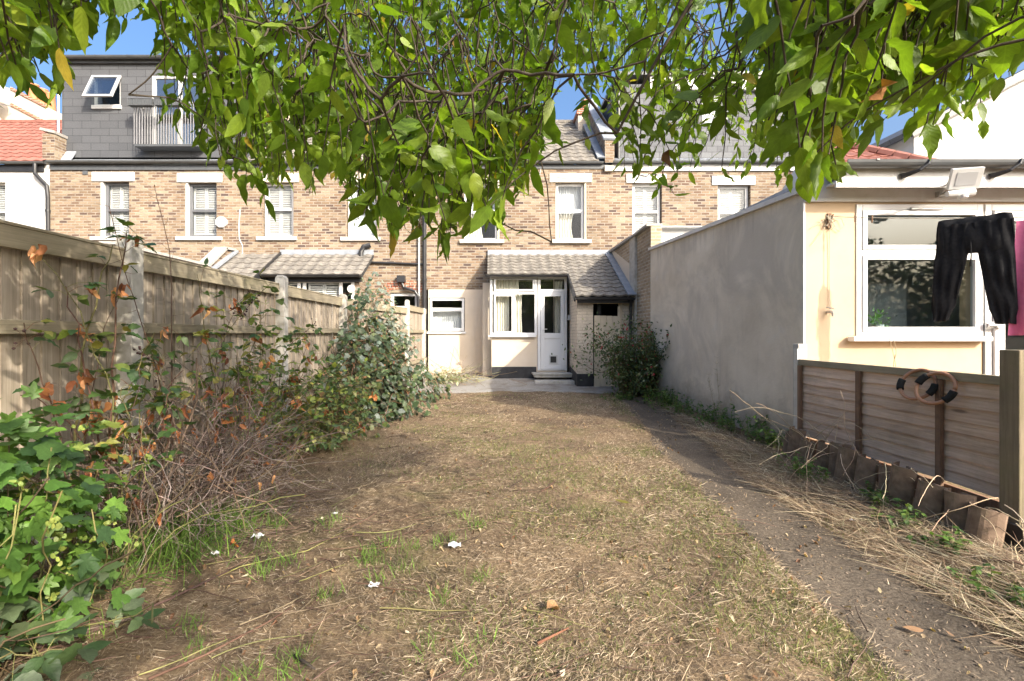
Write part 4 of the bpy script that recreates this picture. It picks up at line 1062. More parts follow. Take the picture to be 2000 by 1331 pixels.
c = Vector((ex(1990)+.42, YE+.6, 1.02)); m_teal = plain("teal_plastic", (.03, .30, .24), (.04, .36, .29), 5, .3)
m = MB(); m.tube([c, c+Vector((0, 0, .14)), c+Vector((0, 0, .18)), c+Vector((0, 0, .2))], [.05, .05, .02, .02], 12); m.build('body', m_teal, T, smooth=True)
m = MB(); m.box(c.x-.08, c.x+.03, c.y-.02, c.y+.02, c.z+.2, c.z+.25); m.build('trigger', m_white, T)
MB().box(ex(1950), 7.4, YE+.45, YE+.8, .1, 1.018).build('kitchen_counter', m_dark, E)

# ------------------------------------------------------------------ brick wall between the gardens, beyond the plastered flank
W = thing('garden_wall', 'tall brick garden wall with stone coping joining grey plastered wall and terrace', 'wall', (3.45, 11.8, 0))
m = MB(); m.prism([(X0+.005, 10.202, 0), (X0+.005, 11.35, 0), (X0+.005, 11.35, 3.52), (X0+.005, 10.202, 3.56)], (.23, 0, 0)); m.build('wall', m_brick_side, W)
m = MB(); m.prism([(X0-.03, 11.352, 0), (X0-.03, YF-.003, 0), (X0-.03, YF-.003, 3.52), (X0-.03, 11.352, 3.52)], (.23, 0, 0)); m.build('far_wall', m_brick_side, W)
m = MB(); m.box(X0-.05, X0+.18, 11.18, 11.6, 0, 3.54); m.build('rendered_pier', m_conc, W)
m = MB(); m.prism([(X0-.04, 11.602, 2.3), (X0-.04, YF-.01, 3.36), (X0-.04, YF-.01, 3.62), (X0-.04, 11.602, 2.95)], (.008, 0, 0)); m.build('render_fillet', m_cream, W)
m = MB(); m.bar((X0+.08, 10.2, 3.59), (X0+.08, 11.38, 3.56), .34, .05); m.bar((X0+.06, 11.385, 3.56), (X0+.06, YF-.01, 3.56), .34, .06); m.build('coping', m_coping, W)

# ------------------------------------------------------------------ low lap-panel fence on the right
def lx(y): return 3.30-.05*(y-2.95)/2.2
T = thing('panel_fence', 'low brown lap panel fence with battens between grey wall and rough post', 'fence', (3.28, 4.0, 0))
ya, yb, zb, zt2 = 2.98, 5.06, .24, .97
m = MB(); nrow = 8; h = (zt2-zb)/nrow
for k in range(nrow):
    z0 = zb+k*h; segs = [ya, 3.32, 4.25, yb] if k % 2 else [ya, 3.75, 4.25, yb]
    wv = [random.uniform(-.006, .006) for _ in range(12)]
    n = 11; t = random.uniform(.8, 1.15)
    P = []
    for (dz_, off) in ((-.012, -.016), (h+.012, .004)):
        P.append([(lx(ya+(yb-ya)*i/n)+off, ya+(yb-ya)*i/n, z0+dz_+wv[i]*(1 if dz_ < 0 else .3)) for i in range(n+1)])
    m.grid(P[::-1], t)
    m.grid([[(p[0], p[1], p[2]) for p in P[0]], [(p[0]+.012, p[1], p[2]+.002) for p in P[0]]], t)
    m.grid([[(p[0]+.012, p[1], p[2]) for p in r_] for r_ in P], t)
m.build('boards', m_panel, T)
m = MB(); m.bar((lx(ya)-.005, ya, zt2+.02), (lx(yb)-.005, yb, zt2+.02), .05, .06); m.build('top_rail', m_fencecap, T, .004)
for y in (3.50, 4.25, 5.03):
    m = MB(); m.box(lx(y)-.045, lx(y)-.017, y-.022, y+.022, zb-.05, zt2-.012, random.uniform(.85, 1.1)); m.build('batten', m_batten, T, .003)
m = MB(); m.box(lx(ya)+.015, lx(ya)+.04, ya, ya+.04, zb, zt2-.01); m.build('batten', m_batten, T)
m = MB(); m.box(3.125, 3.27, 2.85, 2.965, -.05, 1.195); m.build('post', m_panelpost, T, .006)
m = MB(); m.box(3.235, 3.33, 5.075, 5.17, -.05, 1.18); m.build('post', m_conc, T, .005)
m = MB(); m.box(3.215, 3.232, 5.06, 5.12, .1, 1.13); m.build('post_bracket', m_galv, T)
MB().box(lx(3)+.0, lx(3)+.03, ya, yb, -.05, .20).build('gravel_board', m_batten, T)
MB().box(3.10, 3.124, 2.80, 2.96, -.02, .16).build('base_plate', m_black, T)

# clay tiles stood on end as edging: one tile, copied
def clay_tile():
    m = MB(); n = 10; w, hh = .092, .28
    def prof(k):
        a = k/n
        return (w*(2*a-1), .085*math.sin(math.pi*a)**.8)
    F_ = [[(prof(k)[1]*-1, prof(k)[0], z) for k in range(n+1)] for z in (hh, -.09)]
    B_ = [[(p[0]+.016, p[1], p[2]) for p in r] for r in F_]
    m.grid(F_); m.grid([r for r in B_[::-1]])
    m.grid([B_[0], F_[0]]); m.grid([[F_[0][0], B_[0][0]], [F_[1][0], B_[1][0]]]); m.grid([[B_[0][n], F_[0][n]], [B_[1][n], F_[1][n]]])
    m.box(.02, .035, -.03, .03, hh-.05, hh-.01)
    return m.build('roof_tile', m_claytile)
tile0 = clay_tile()
tl = ["cracked brown clay roof tile stood on end right beside the near fence post", "second clay roof tile in the edging counting from the near fence post", "third clay roof tile in the edging counting from the near fence post",
      "fourth clay roof tile in the edging, tilted just behind the tallest tile", "fifth edging tile from the near post, below the exercise hoops", "sixth edging tile from the near post, leaning a little outwards", "seventh edging tile counting from the near fence post",
      "eighth edging tile from the near post, in front of the middle batten", "ninth edging tile from the near post, half hidden by green weeds", "tenth edging tile from the near post, sunk low in the soil", "eleventh edging tile from the near post, near the far batten", "last clay roof tile of the edging, nearest the grey plastered wall"]
for i in range(12):
    o = tile0 if i == 0 else tile0.copy()
    if i: COL.objects.link(o)
    y = 2.92+i*.192+random.uniform(-.02, .02)
    o.location = (2.98+.04*math.sin(i*1.9)+.035*i/4, y, .03+random.uniform(-.05, .03)-(.09 if i == 0 else .03 if i == 1 else 0))
    o.rotation_euler = (random.uniform(-.12, .12), random.uniform(.02, .15), random.uniform(-.25, .2)+(.15 if i < 2 else 0))
    tag(o, tl[i], 'roof tile', 'clay roof tiles edging the bed')

# exercise hoops over the fence
def hoop(cx, cy, cz_, yaw, label, a1, a2, r=.118):
    T = thing('exercise_hoop', label, 'exercise hoop', (cx, cy, cz_-r), 'brown hoops with black grips on the low fence')
    u = Vector((math.cos(yaw), math.sin(yaw), 0)); up = Vector((.42, .05, 1)).normalized()
    c = Vector((cx, cy, cz_))
    def P(a): return c+u*(math.cos(a)*r)+up*(math.sin(a)*r)
    m = MB(); m.tube([P(2*math.pi*k/32) for k in range(33)], .013, 8); m.build('tube', m_copper, T, smooth=True)
    for a in (a1, a2):
        m = MB(); m.tube([P(a+.22*(k-3)/3*1.6) for k in range(7)], .024, 10); m.build('grip', m_foam, T, smooth=True)
hoop(3.212, 3.63, .91, -1.35, 'brown hoop with black foam grips hung over the fence rail, the far one', 3.25, -.25)
hoop(3.198, 3.47, .90, -1.30, 'brown hoop with black foam grips hung over the fence rail, the near one', 2.6, -.45)

# ------------------------------------------------------------------ washing line and clothes
LH = Vector((ex(1618), YE-.06, ez(426))); LD = Vector((.85, -1, 0)).normalized()
def lp(s): return LH+LD*s+Vector((0, 0, -.23*s+.075*s*s*.4))
T = thing('washing_line', 'thin washing line from the peach wall bracket out over the fence', 'washing line', (LH.x, LH.y, 0))
m = MB(); m.tube([lp(s*.1) for s in range(0, 31)], .004, 6); m.build('line', m_string, T)
e_ = lp(3.0)
m = MB(); m.tube([(e_.x, e_.y, 0), (e_.x, e_.y, e_.z+.06)], .03, 10); m.build('line_post', m_galv, T)
for s in (.20, .34): p = lp(s); MB().box(p.x-.006, p.x+.006, p.y-.006, p.y+.006, p.z-.05, p.z+.02).build('clothes_peg', m_batten, T)

def garment_tube(m, s_c, zlist, half, thick, seed, n=30, wr=.010, tilt=0.0):
    """closed loop stack hanging under the line: centre position along the line, half width and half thickness per height"""
    r = np.random.default_rng(seed); ph = r.uniform(0, 6.28, 8); rows = []
    nrm = Vector((-LD.y, LD.x, 0))
    for i, z in enumerate(zlist):
        row = []
        for j in range(n+1):
            a = 2*math.pi*(j % n)/n
            ca, sa = math.cos(a), math.sin(a)
            wv = wr*(math.sin(5*ca*2+ph[0]+z*9)+.7*math.sin(9*ca+ph[1]-z*6)+.5*math.sin(z*24+ph[2]+3*ca))
            off = LD*(s_c[i]+half[i]*ca+.4*wv*.6)+nrm*((thick[i])*sa*abs(sa)**-.3*1.0 + wv*(1 if sa > 0 else .6)) if abs(sa) > 1e-3 else LD*(s_c[i]+half[i]*ca)
            p = Vector((LH.x, LH.y, 0))+off; p.z = z+.006*math.sin(7*ca+ph[3])
            row.append(p)
        rows.append(row)
    m.grid(rows)
    m.face([rows[-1][j] for j in range(n)]); m.face([rows[0][j] for j in reversed(range(n))])
sA = 0.82; W2 = .50
zl = lp(sA+.25).z
T = thing('trousers', 'black jogging trousers hung by the waist over the washing line', 'trousers', (lp(sA+.25).x, lp(sA+.25).y, zl-.95))
m = MB()
zs_ = [zl+.012, zl+.004, zl-.05, zl-.12, zl-.2, zl-.27, zl-.31]
garment_tube(m, [sA+.25]*7, zs_, [.20, .235, .245, .25, .25, .245, .22], [.010, .022, .030, .034, .034, .03, .018], 5, wr=.017)
zleg = [zl-.04+(-.92+.04)*k/14 for k in range(15)]
f = [k/14 for k in range(15)]
garment_tube(m, [sA+.13-.10*k**1.2 for k in f], zleg, [.125*(1-k)+.075*k for k in f[:-2]]+[.062, .055], [.032*(1-k)+.022*k for k in f], 7, wr=.017)
garment_tube(m, [sA+.37+.075*k**1.1 for k in f], [z-.03*k for z, k in zip(zleg, f)], [.128*(1-k)+.08*k for k in f[:-2]]+[.07, .06], [.032*(1-k)+.022*k for k in f], 9, wr=.017)
o = m.build('cloth', m_blackcloth, T, smooth=True)
m = MB(); p = lp(sA+.235); nrm = Vector((-LD.y, LD.x, 0)); q = p+nrm*-.055
m.tube([q+Vector((0, 0, -.22)), q+Vector((0.005, 0, -.34)), q+Vector((0, 0, -.41))], .006, 6); m.tube([q+Vector((0, 0, -.40)), q+Vector((0, 0, -.44))], .009, 6); m.build('drawstring', m_blackcloth, T)
T = thing('towel', 'pink cloth hanging on the washing line beside black trousers', 'towel', (lp(1.7).x, lp(1.7).y, zl-.95))
m = MB(); ss = np.linspace(1.33, 2.05, 40); rows = []
for k in range(14):
    z0 = k/13
    rows.append([lp(s)+Vector((0, 0, -.02-.98*z0+.02*math.sin(s*9)))+nrm*(.028*math.sin(s*42+.8*math.sin(z0*3))*(.25+z0)-.005)+LD*(-.05*z0) for s in ss])
m.grid(rows); m.grid([[p+nrm*.008 for p in r] for r in rows[::-1]]); m.build('cloth', m_pinkcloth, T, smooth=True)

# ------------------------------------------------------------------ left closeboard fence
FX = -2.5
T = thing('board_fence', 'tall weathered closeboard fence with concrete posts along the left side', 'fence', (FX, 5, 0), )
posts = [(FX, 1.0), (FX, 3.3), (FX+.02, 5.62), (FX+.03, 7.95), (-1.93, 11.0)]
def bay(i, p, q, root, ztop=1.85):
    P = Vector((*p, 0)); Q = Vector((*q, 0)); d = (Q-P); L = d.length; d.normalize(); nn = Vector((d.y, -d.x, 0))   # towards the garden
    m = MB(); s = .06; k = 0
    while s < L-.06:
        wd = .122; e = min(s+wd, L-.05)
        zt_ = ztop-.10+random.uniform(-.006, .006); lean = random.uniform(-.004, .004)
        a0 = P+d*s-nn*.03; a1 = P+d*(e+.012)-nn*.045
        t = random.uniform(.78, 1.15)
        for (pp, th) in (((a0, a1), .014),):
            m.prism([Vector((a0.x, a0.y, .28)), Vector((a1.x, a1.y, .28)), Vector((a1.x+lean, a1.y, zt_)), Vector((a0.x+lean, a0.y, zt_))], nn*-.008+nn*.02, t)
        s = e-.006+random.choice([0, 0, .004]); k += 1
    m.build('boards', m_fence, root)
    m = MB(); m.bar(P+d*.05+Vector((0, 0, ztop-.055))+nn*.008, Q-d*.05+Vector((0, 0, ztop-.055))+nn*.008, .03, .115, random.uniform(.85, 1.1))
    m.bar(P+d*.05+Vector((0, 0, ztop+.012))+nn*-.01, Q-d*.05+Vector((0, 0, ztop+.012))+nn*-.01, .075, .018)
    m.build('top_rail', m_fencecap, root, .004)
    for z in (.58, 1.33):
        m = MB(); m.bar(P+d*.05+Vector((0, 0, z))+nn*.012, Q-d*.05+Vector((0, 0, z))+nn*.012, .045, .075, random.uniform(.85, 1.1)); m.build('rail', m_fencecap, root, .004)
    m = MB(); m.bar(P+d*.05+Vector((0, 0, .13)), Q-d*.05+Vector((0, 0, .13)), .05, .30); m.build('gravel_board', m_conc, root, .006)
def post(p, root, top=2.0, w=.055):
    m = MB(); m.box(p[0]-w, p[0]+w, p[1]-w, p[1]+w, -.1, top-.03)
    k = len(m.v); x, y = p
    m.prism([(x-w, y-w, top-.03), (x+w, y-w, top-.03), (x+w-.025, y-w, top), (x-w+.025, y-w, top)], (0, 2*w, 0))
    m.build('post', m_conc, root, .005)
for i in range(4):
    bay(i, posts[i], posts[i+1], T, 1.85 if i < 3 else 1.84)
post((FX, 1.0), T); post((FX+.02, 3.3), T, 1.965, .056); post((FX+.05, 5.62), T, 1.965); post((FX+.05, 7.95), T, 1.93)
T = thing('board_fence', 'short stretch of board fence between leafy mound and the black downpipe', 'fence', (-1.85, 12, 0))
bay(9, (-1.93, 11.06), (-1.79, 13.2), T, 1.92); post((-1.93, 11.03), T, 2.05, .05); post((-1.80, 12.8), T, 1.95, .045)
# ------------------------------------------------------------------ plants: leaves, twigs, blades as numpy meshes
def unit(v):
    return v/np.maximum(np.linalg.norm(v, axis=-1, keepdims=True), 1e-9)

def tpl_ovate(w=.42, n=5, fold=.35, curl=.35, shape=.85):
    """leaf along +y, length 1, folded at the midrib and bending down at the tip: verts, tris, uv"""
    t = np.linspace(0, 1, n+2); half = w/2*np.sin(np.pi*t**shape)**.9
    V = []; U = []
    for i, a in enumerate(t):
        z = -curl*a*a*.5
        V.append((0, a, z)); U.append((0, a))
        if 0 < i < n+1:
            V.append((-half[i], a-.02, z+half[i]*fold)); U.append((-1, a)); V.append((half[i], a-.02, z+half[i]*fold)); U.append((1, a))
    Fc = []
    idx = [0]+[1+3*(i-1) for i in range(1, n+1)]+[1+3*n]
    for i in range(n+1):
        a, b = idx[i], idx[i+1]
        la, ra = (a+1, a+2) if 0 < i else (None, None)
        lb, rb = (b+1, b+2) if i < n else (None, None)
        if la is None: Fc += [(a, b, lb), (a, rb, b)]
        elif lb is None: Fc += [(a, b, la), (a, ra, b)]
        else: Fc += [(a, b, lb), (a, lb, la), (a, ra, rb), (a, rb, b)]
    return np.array(V, float), np.array(Fc), np.array(U, float)

def tpl_wavy(w, seed, fold=.3, curl=.5, shape=.8):
    """ovate leaf with rippled, slightly torn edges"""
    V, Fc, U = tpl_ovate(w, 7, fold, curl, shape)
    r = np.random.default_rng(seed); k = np.abs(U[:, 0]) > .5
    V[k, 2] += .045*np.sin(V[k, 1]*r.uniform(14, 22)+r.uniform(0, 6, k.sum())*.3)
    V[k, 0] *= 1+r.normal(0, .05, k.sum()); V[:, 0] += .10*r.normal()*V[:, 1]**2
    return V, Fc, U

def tpl_lobed(k=5, depth=.38, w=1.0, seed=0):
    """palmate leaf: fan of lobes with toothed edge"""
    r = np.random.default_rng(seed)
    P = [(0, 0, 0)]; U = [(0, 0)]; n = 36
    for j in range(n+1):
        a = -2.55+5.1*j/n
        lob = 1-depth*(.5-.5*np.cos(k*(a/5.1*2*np.pi)+np.pi))*1.0
        rad = (.52+.20*np.cos(a))*lob*(1+.06*((j % 2)*2-1))
        x, y = rad*np.sin(a)*w, .30+rad*np.cos(a)
        P.append((x, y, -.25*(x*x+(y-.3)**2)+.10*abs(np.sin(a*2)))); U.append((np.clip(x*2, -1, 1), y))
    P[0] = (0, .28, 0)
    Fc = [(0, j+1, j+2)[::-1] for j in range(n)]
    Fc.append((0, n+1, 1)[::-1])
    return np.array(P, float), np.array(Fc), np.array(U, float)

def tpl_serrate(w=.62, seed=0):
    V, Fc, U = tpl_ovate(w, 7, .18, .25, .78)
    k = np.arange(len(V)); V[:, 0] *= 1+.10*np.where((k//3) % 2 == 0, 1, -1)
    return V, Fc, U

def tpl_crumple(seed=0):
    V, Fc, U = tpl_ovate(.55, 4, 1.1, 1.6, .8)
    r = np.random.default_rng(seed); V = V+r.normal(0, .05, V.shape); return V, Fc, U

def leaves(name, tpl, pos, dirv, size, col, mat, parent=None, up=None, roll=.5, flat=0.0, seed=1, wvar=.2):
    if isinstance(tpl, list):                        # several leaf shapes mixed in one mesh
        q = np.random.default_rng(seed+500).integers(0, len(tpl), len(pos)); Vs, Fs, Us, Cs, o = [], [], [], [], 0
        for i, t in enumerate(tpl):
            k = q == i
            V, Fc, U, C = leaves(None, t, pos[k], np.asarray(dirv)[k], np.asarray(size)[k], np.asarray(col)[k], None, None, None if up is None else np.asarray(up)[k], roll, flat, seed+i, wvar)
            Vs.append(V); Fs.append(Fc+o); Us.append(U); Cs.append(C); o += len(V)
        return arrays(name, np.vstack(Vs), np.vstack(Fs), mat, parent, np.vstack(Us), np.vstack(Cs))
    r = np.random.default_rng(seed)
    V, Fc, U = tpl; n = len(pos)
    d = unit(np.asarray(dirv, float))
    upv = np.tile([0, 0, 1.], (n, 1)) if up is None else np.asarray(up, float)
    upv = upv+r.normal(0, roll, (n, 3))
    x = unit(np.cross(d, upv)); z = np.cross(x, d)
    s = np.asarray(size, float)[:, None, None]
    wv = r.uniform(1-wvar, 1+wvar, (n, 1, 1)); cv = r.uniform(-.4, 1.8, (n, 1, 1))
    P = pos[:, None, :]+s*(V[None, :, 0:1]*wv*x[:, None, :]+V[None, :, 1:2]*d[:, None, :]+V[None, :, 2:3]*cv*z[:, None, :])
    m = len(V)
    FF = (Fc[None]+(np.arange(n)*m)[:, None, None]).reshape(-1, 3)
    UU = np.tile(U, (n, 1)); CC = np.repeat(np.asarray(col, float), m, axis=0)
    if name is None: return P.reshape(-1, 3), FF, UU, CC
    return arrays(name, P.reshape(-1, 3), FF, mat, parent, UU, CC)

def palette(n, cols, weights, r, var=.18):
    c = np.array(cols)[r.choice(len(cols), n, p=np.array(weights)/np.sum(weights))]
    return c*r.uniform(1-var, 1+var, (n, 1))*r.uniform(1-var*.3, 1+var*.3, (n, 3))

def stems(name, paths, radii, mat, parent=None, sides=4, col=None):
    """many thin tubes in one mesh; paths (n,k,3), radii (n,k)"""
    Pt = np.asarray(paths, float); R = np.asarray(radii, float)
    n, k, _ = Pt.shape
    d = np.empty_like(Pt); d[:, 1:-1] = Pt[:, 2:]-Pt[:, :-2]; d[:, 0] = Pt[:, 1]-Pt[:, 0]; d[:, -1] = Pt[:, -1]-Pt[:, -2]
    d = unit(d); ref = np.where(np.abs(d[..., 2:3]) > .9, [1., 0, 0], [0, 0, 1.])
    u = unit(np.cross(d, ref)); w = np.cross(d, u)
    a = 2*np.pi*np.arange(sides)/sides
    V = Pt[:, :, None]+R[:, :, None, None]*(np.cos(a)[None, None, :, None]*u[:, :, None]+np.sin(a)[None, None, :, None]*w[:, :, None])
    base = (np.arange(n)*k*sides)[:, None, None]; i = np.arange(k-1)[None, :, None]; j = np.arange(sides)[None, None]
    A = base+i*sides+j; B = base+i*sides+(j+1) % sides
    Fc = np.stack([A, B, B+sides, A+sides], -1).reshape(-1, 4)
    C = None if col is None else np.repeat(np.asarray(col, float), k*sides, axis=0)
    return arrays(name, V.reshape(-1, 3), Fc, mat, parent, np.zeros((n*k*sides, 2)), C)

def wander(start, dirv, length, k, r, wig=.25, droop=0.0):
    """(n,k,3) wavy paths"""
    n = len(start); d = unit(np.asarray(dirv, float)); P = np.empty((n, k, 3)); P[:, 0] = start
    st = (np.asarray(length, float)/(k-1))[:, None]
    for i in range(1, k):
        d = unit(d+r.normal(0, wig, (n, 3))+np.array([0, 0, -droop]))
        P[:, i] = P[:, i-1]+d*st
    return P

def blades(name, pos, dirv, length, width, col, mat, bend=.3, parent=None, seed=0, flatn=None):
    """grass blades / straws: two-segment tapering strips"""
    r = np.random.default_rng(seed); n = len(pos)
    d = unit(dirv); side = unit(np.cross(d, r.normal(0, 1, (n, 3)) if flatn is None else flatn+r.normal(0, .35, (n, 3))))
    L = length[:, None]; w = width[:, None]/2
    b = r.normal(0, bend, (n, 3)); b[:, 2] = -np.abs(b[:, 2])*.6
    mid = pos+d*L*.5+b*L*.12; tip = pos+d*L+b*L*.5
    V = np.stack([pos-side*w, pos+side*w, mid-side*w*.85, mid+side*w*.85, tip-side*w*.2, tip+side*w*.2], 1).reshape(-1, 3)
    o = (np.arange(n)*6)[:, None, None]
    Fc = (np.array([[0, 1, 3, 2], [2, 3, 5, 4]])[None]+o).reshape(-1, 4)
    U = np.tile(np.array([[-1, 0], [1, 0], [-1, .5], [1, .5], [-1, 1], [1, 1.]]), (n, 1))
    return arrays(name, V, Fc, mat, parent, U, np.repeat(col, 6, axis=0))

# ---------------- the overhanging tree
TRUNK = np.array([0.9, -2.3, 0.0])
def env(px): return np.interp(px, [-400, -60, 0, 60, 120, 160, 220, 290, 318, 330, 400, 470, 520, 600, 640, 690, 750, 800, 850, 890, 930, 1000, 1040, 1062, 1100, 1130, 1180, 1220, 1260, 1310, 1360, 1420, 1500, 1580, 1640, 1700, 1760, 1830, 1890, 1930, 1970, 2010, 2300],
                               [250, 190, 175, 175, 130, 80, 55, 75, 130, 265, 345, 360, 395, 385, 340, 430, 455, 470, 500, 470, 440, 400, 340, 300, 215, 235, 270, 330, 370, 395, 345, 335, 350, 360, 330, 255, 245, 250, 260, 225, 150, 105, 150])
r = np.random.default_rng(21)
tips = []; deps = []
while len(tips) < 2020:
    px = r.uniform(-120, 2120); py = r.uniform(-120, 480)
    if len(tips) > 1800: px = r.uniform(430, 1040); py = r.uniform(60, 470)
    e = env(px)
    if py > e: continue
    edge = (e-py)
    if r.random() > min(1, .40+edge/130): continue
    if 1335 < px < 1560 and py < 150 and r.random() < .68: continue
    if 125 < px < 320 and 35 < py < 130: continue
    if 1065 < px < 1160 and py > 170 and r.random() < .5: continue
    if px < 125 and r.random() < .25: continue
    if 240 < px < 430 and py > 130 and r.random() < .62: continue
    if 1160 < px < 1330 and 150 < py < 330 and r.random() < .45: continue
    if px > 1500: d = r.uniform(.95, 2.2)
    elif px < 280: d = r.uniform(1.1, 1.9)
    elif px < 480: d = r.uniform(1.35, 2.6)
    else: d = r.uniform(1.5, 3.2) if py > 260 else r.uniform(1.8, 4.6)
    if 700 < px < 1000 and py > 380: d = r.uniform(1.3, 2.0)
    p = PX(px, py, d); tips.append((p.x, p.y, p.z)); deps.append(d)
n_vis = len(tips)
back = []
while len(back) < 520:                               # the rest of the crown, above and behind the camera
    q = r.uniform(-1, 1, 3)
    if np.dot(q, q) > 1 or np.dot(q, q) < .12: continue
    p = np.array([.9, -1.0, 3.75])+q*np.array([3.3, 3.7, 1.45])
    if p[1] > 0.3:
        yy = HY-(p[2]-CAMZ)/p[1]*F
        if yy > -150: continue
    s_ = p[2]/.74; gx, gy = p[0]-.85*s_, p[1]+s_     # where its shadow falls: the middle of the lawn stays in the sun
    if np.interp(gy, [.5, 2.7, 6.8, 9], [1.0, .5, -.75, -1.4]) < gx < np.interp(gy, [1, 2, 8], [1.0, 1.25, 2.2]): continue
    back.append(p)
tips = np.array(tips+back); nt = len(tips)
vis = np.arange(nt) < n_vis
# twig: starts up and back from its tip
tl_ = r.uniform(.22, .42, nt)
toT = unit(TRUNK+np.array([-.6, .4, 3.2])-tips)
bd = unit(toT*.75+np.array([0, 0, .75])+r.normal(0, .35, (nt, 3)))
K = 7
tw = np.empty((nt, K, 3))
for i in range(K):
    s = i/(K-1)
    tw[:, i] = tips+bd*(tl_*(1-s))[:, None]+np.array([0, 0, .05])*np.sin(np.pi*s)+(r.normal(0, .006, (nt, 3)) if 0 < i < K-1 else 0)
base = tw[:, 0]
# skeleton: connect twig bases by a minimum spanning tree rooted at the trunk top, biased toward short paths
root_p = TRUNK+np.array([-.1, .15, 2.15])
nodes = np.vstack([root_p, base]); N = len(nodes); pathl = np.zeros(N); parent_i = np.zeros(N, int)
inn = np.zeros(N, bool); inn[0] = True; best = np.linalg.norm(nodes-root_p, axis=1); par = np.zeros(N, int); best[0] = 1e9
cost = best.copy()
for _ in range(N-1):
    c = np.where(inn, 1e9, cost); j = int(np.argmin(c))
    inn[j] = True; parent_i[j] = par[j]; pathl[j] = pathl[par[j]]+np.linalg.norm(nodes[j]-nodes[par[j]])
    dd_ = np.linalg.norm((nodes-nodes[j])*np.array([1.25, 1.0, .6]), axis=1); cc = dd_+.28*pathl[j]
    upd = (~inn) & (cc < cost); cost[upd] = cc[upd]; par[upd] = j
desc = np.ones(N)
order = np.argsort(-pathl)
for j in order:
    if j: desc[parent_i[j]] += desc[j]
seg = [j for j in range(1, N)]
A = nodes[parent_i[seg]]; Bn = nodes[seg]
rad = np.minimum(.0020*desc[1:]**.52, .10)
K2 = 6; bp = np.empty((N-1, K2, 3)); L_ = np.linalg.norm(Bn-A, axis=1)
wob1 = r.normal(0, .05, (N-1, 3))*L_[:, None]
for i in range(K2):
    s = i/(K2-1)
    bp[:, i] = A*(1-s)+Bn*s+wob1*np.sin(np.pi*s)+(r.normal(0, .012, (N-1, 3))*L_[:, None] if 0 < i < K2-1 else 0)
rad = np.minimum(rad, np.interp(Bn[:, 1], [-1.2, -.4, .5, 1.4], [.10, .018, .006, .0034])); full = np.concatenate([[.11], rad])
Ra = np.minimum(full[parent_i[seg]], rad*1.35); Rb = rad
br = Ra[:, None]*(1-np.linspace(0, 1, K2))[None]+Rb[:, None]*np.linspace(0, 1, K2)[None]
tree = thing('garden_tree', 'broad leaved tree whose leafy branches hang down over the garden', 'tree', tuple(TRUNK))
tp = [TRUNK+np.array([0, 0, -.1]), TRUNK+np.array([.02, 0, .3]), TRUNK+np.array([-.03, .05, 1.2]), root_p]
MB().tube(tp, [.2, .15, .125, .11], 14).build('trunk', m_bark, tree, smooth=True)
stems('branches', bp, br, m_bark, tree, 6)
stems('twigs', tw, np.linspace(.0034, .0016, K)[None]*np.ones((nt, 1)), m_bark, tree, 5)
# leaves along the twigs
lpT = 8; sdA = unit(np.cross(unit(tw[:, -1]-tw[:, 0]), r.normal(0, .6, (nt, 3))+np.array([0, 0, 1.0]))); pos = []; dr_ = []
fr = np.linspace(.25, 1.0, lpT)
for k in range(lpT):
    x = fr[k]*(K-1); i = min(int(x), K-2); q = x-i
    p = tw[:, i]*(1-q)+tw[:, i+1]*q
    ax_ = unit(tw[:, -1]-tw[:, 0]); sd = unit(np.cross(ax_, r.normal(0, 1, (nt, 3))))
    sd = sdA*(1 if k % 2 else -1); out = ax_*(.75 if k < lpT-1 else 1.3)+sd*(1.0 if k < lpT-1 else .15)+np.array([0, 0, -.18])+r.normal(0, .33, (nt, 3))
    pos.append(p); dr_.append(out)
pos = np.concatenate(pos); dr_ = np.concatenate(dr_); vv = np.tile(vis, lpT)
keep = r.random(len(pos)) < np.where(vv, .93, .9)
# stay off the lens
keep &= np.linalg.norm(pos-np.array([0, 0, CAMZ]), axis=1) > .75
pos, dr_, vv = pos[keep], dr_[keep], vv[keep]
sz = r.uniform(.05, .108, len(pos))*np.where(vv, 1, 1.25)
sz *= np.where(r.random(len(pos)) < .15, .6, 1)
lc = palette(len(pos), [(.125, .205, .022), (.165, .255, .028), (.09, .16, .022), (.22, .30, .035), (.36, .28, .04)], [40, 30, 20, 9, 1.2], r)
leaves('crown', [tpl_wavy(.40, 1), tpl_wavy(.36, 2, .5, .9), tpl_wavy(.46, 3, .2, .3, .72), tpl_wavy(.33, 4, .8, 1.3), tpl_wavy(.42, 5, .35, -.3)], pos, dr_, sz, lc, m_leaf, tree, roll=.8, seed=3, wvar=.32)
hg = r.choice(np.where(vis)[0], 14)
leaves('dead_leaves', tpl_crumple(2), tw[hg, -1], np.tile([0, 0, -1.], (14, 1))+r.normal(0, .3, (14, 3)), r.uniform(.05, .08, 14), palette(14, [(.25, .11, .04), (.16, .08, .035)], [1, 1], r), m_dead, tree)
# ------------------------------------------------------------------ planting along the fence and walls
def mound(r, n, c, rad, lo=.55, zmin=.02):
    """points in the outer part of a lumpy ellipsoid"""
    q = unit(r.normal(0, 1, (n, 3))); rr = r.uniform(lo, 1, (n, 1))
    lump = 1+.16*np.sin(5*q[:, :1]+2)+.14*np.sin(7*q[:, 1:2]+1)+.12*np.sin(9*q[:, 2:3])
    p = np.array(c)+q*rr*lump*np.array(rad); out = q/np.array(rad)
    ok = p[:, 2] > zmin
    return p[ok], unit(out[ok])

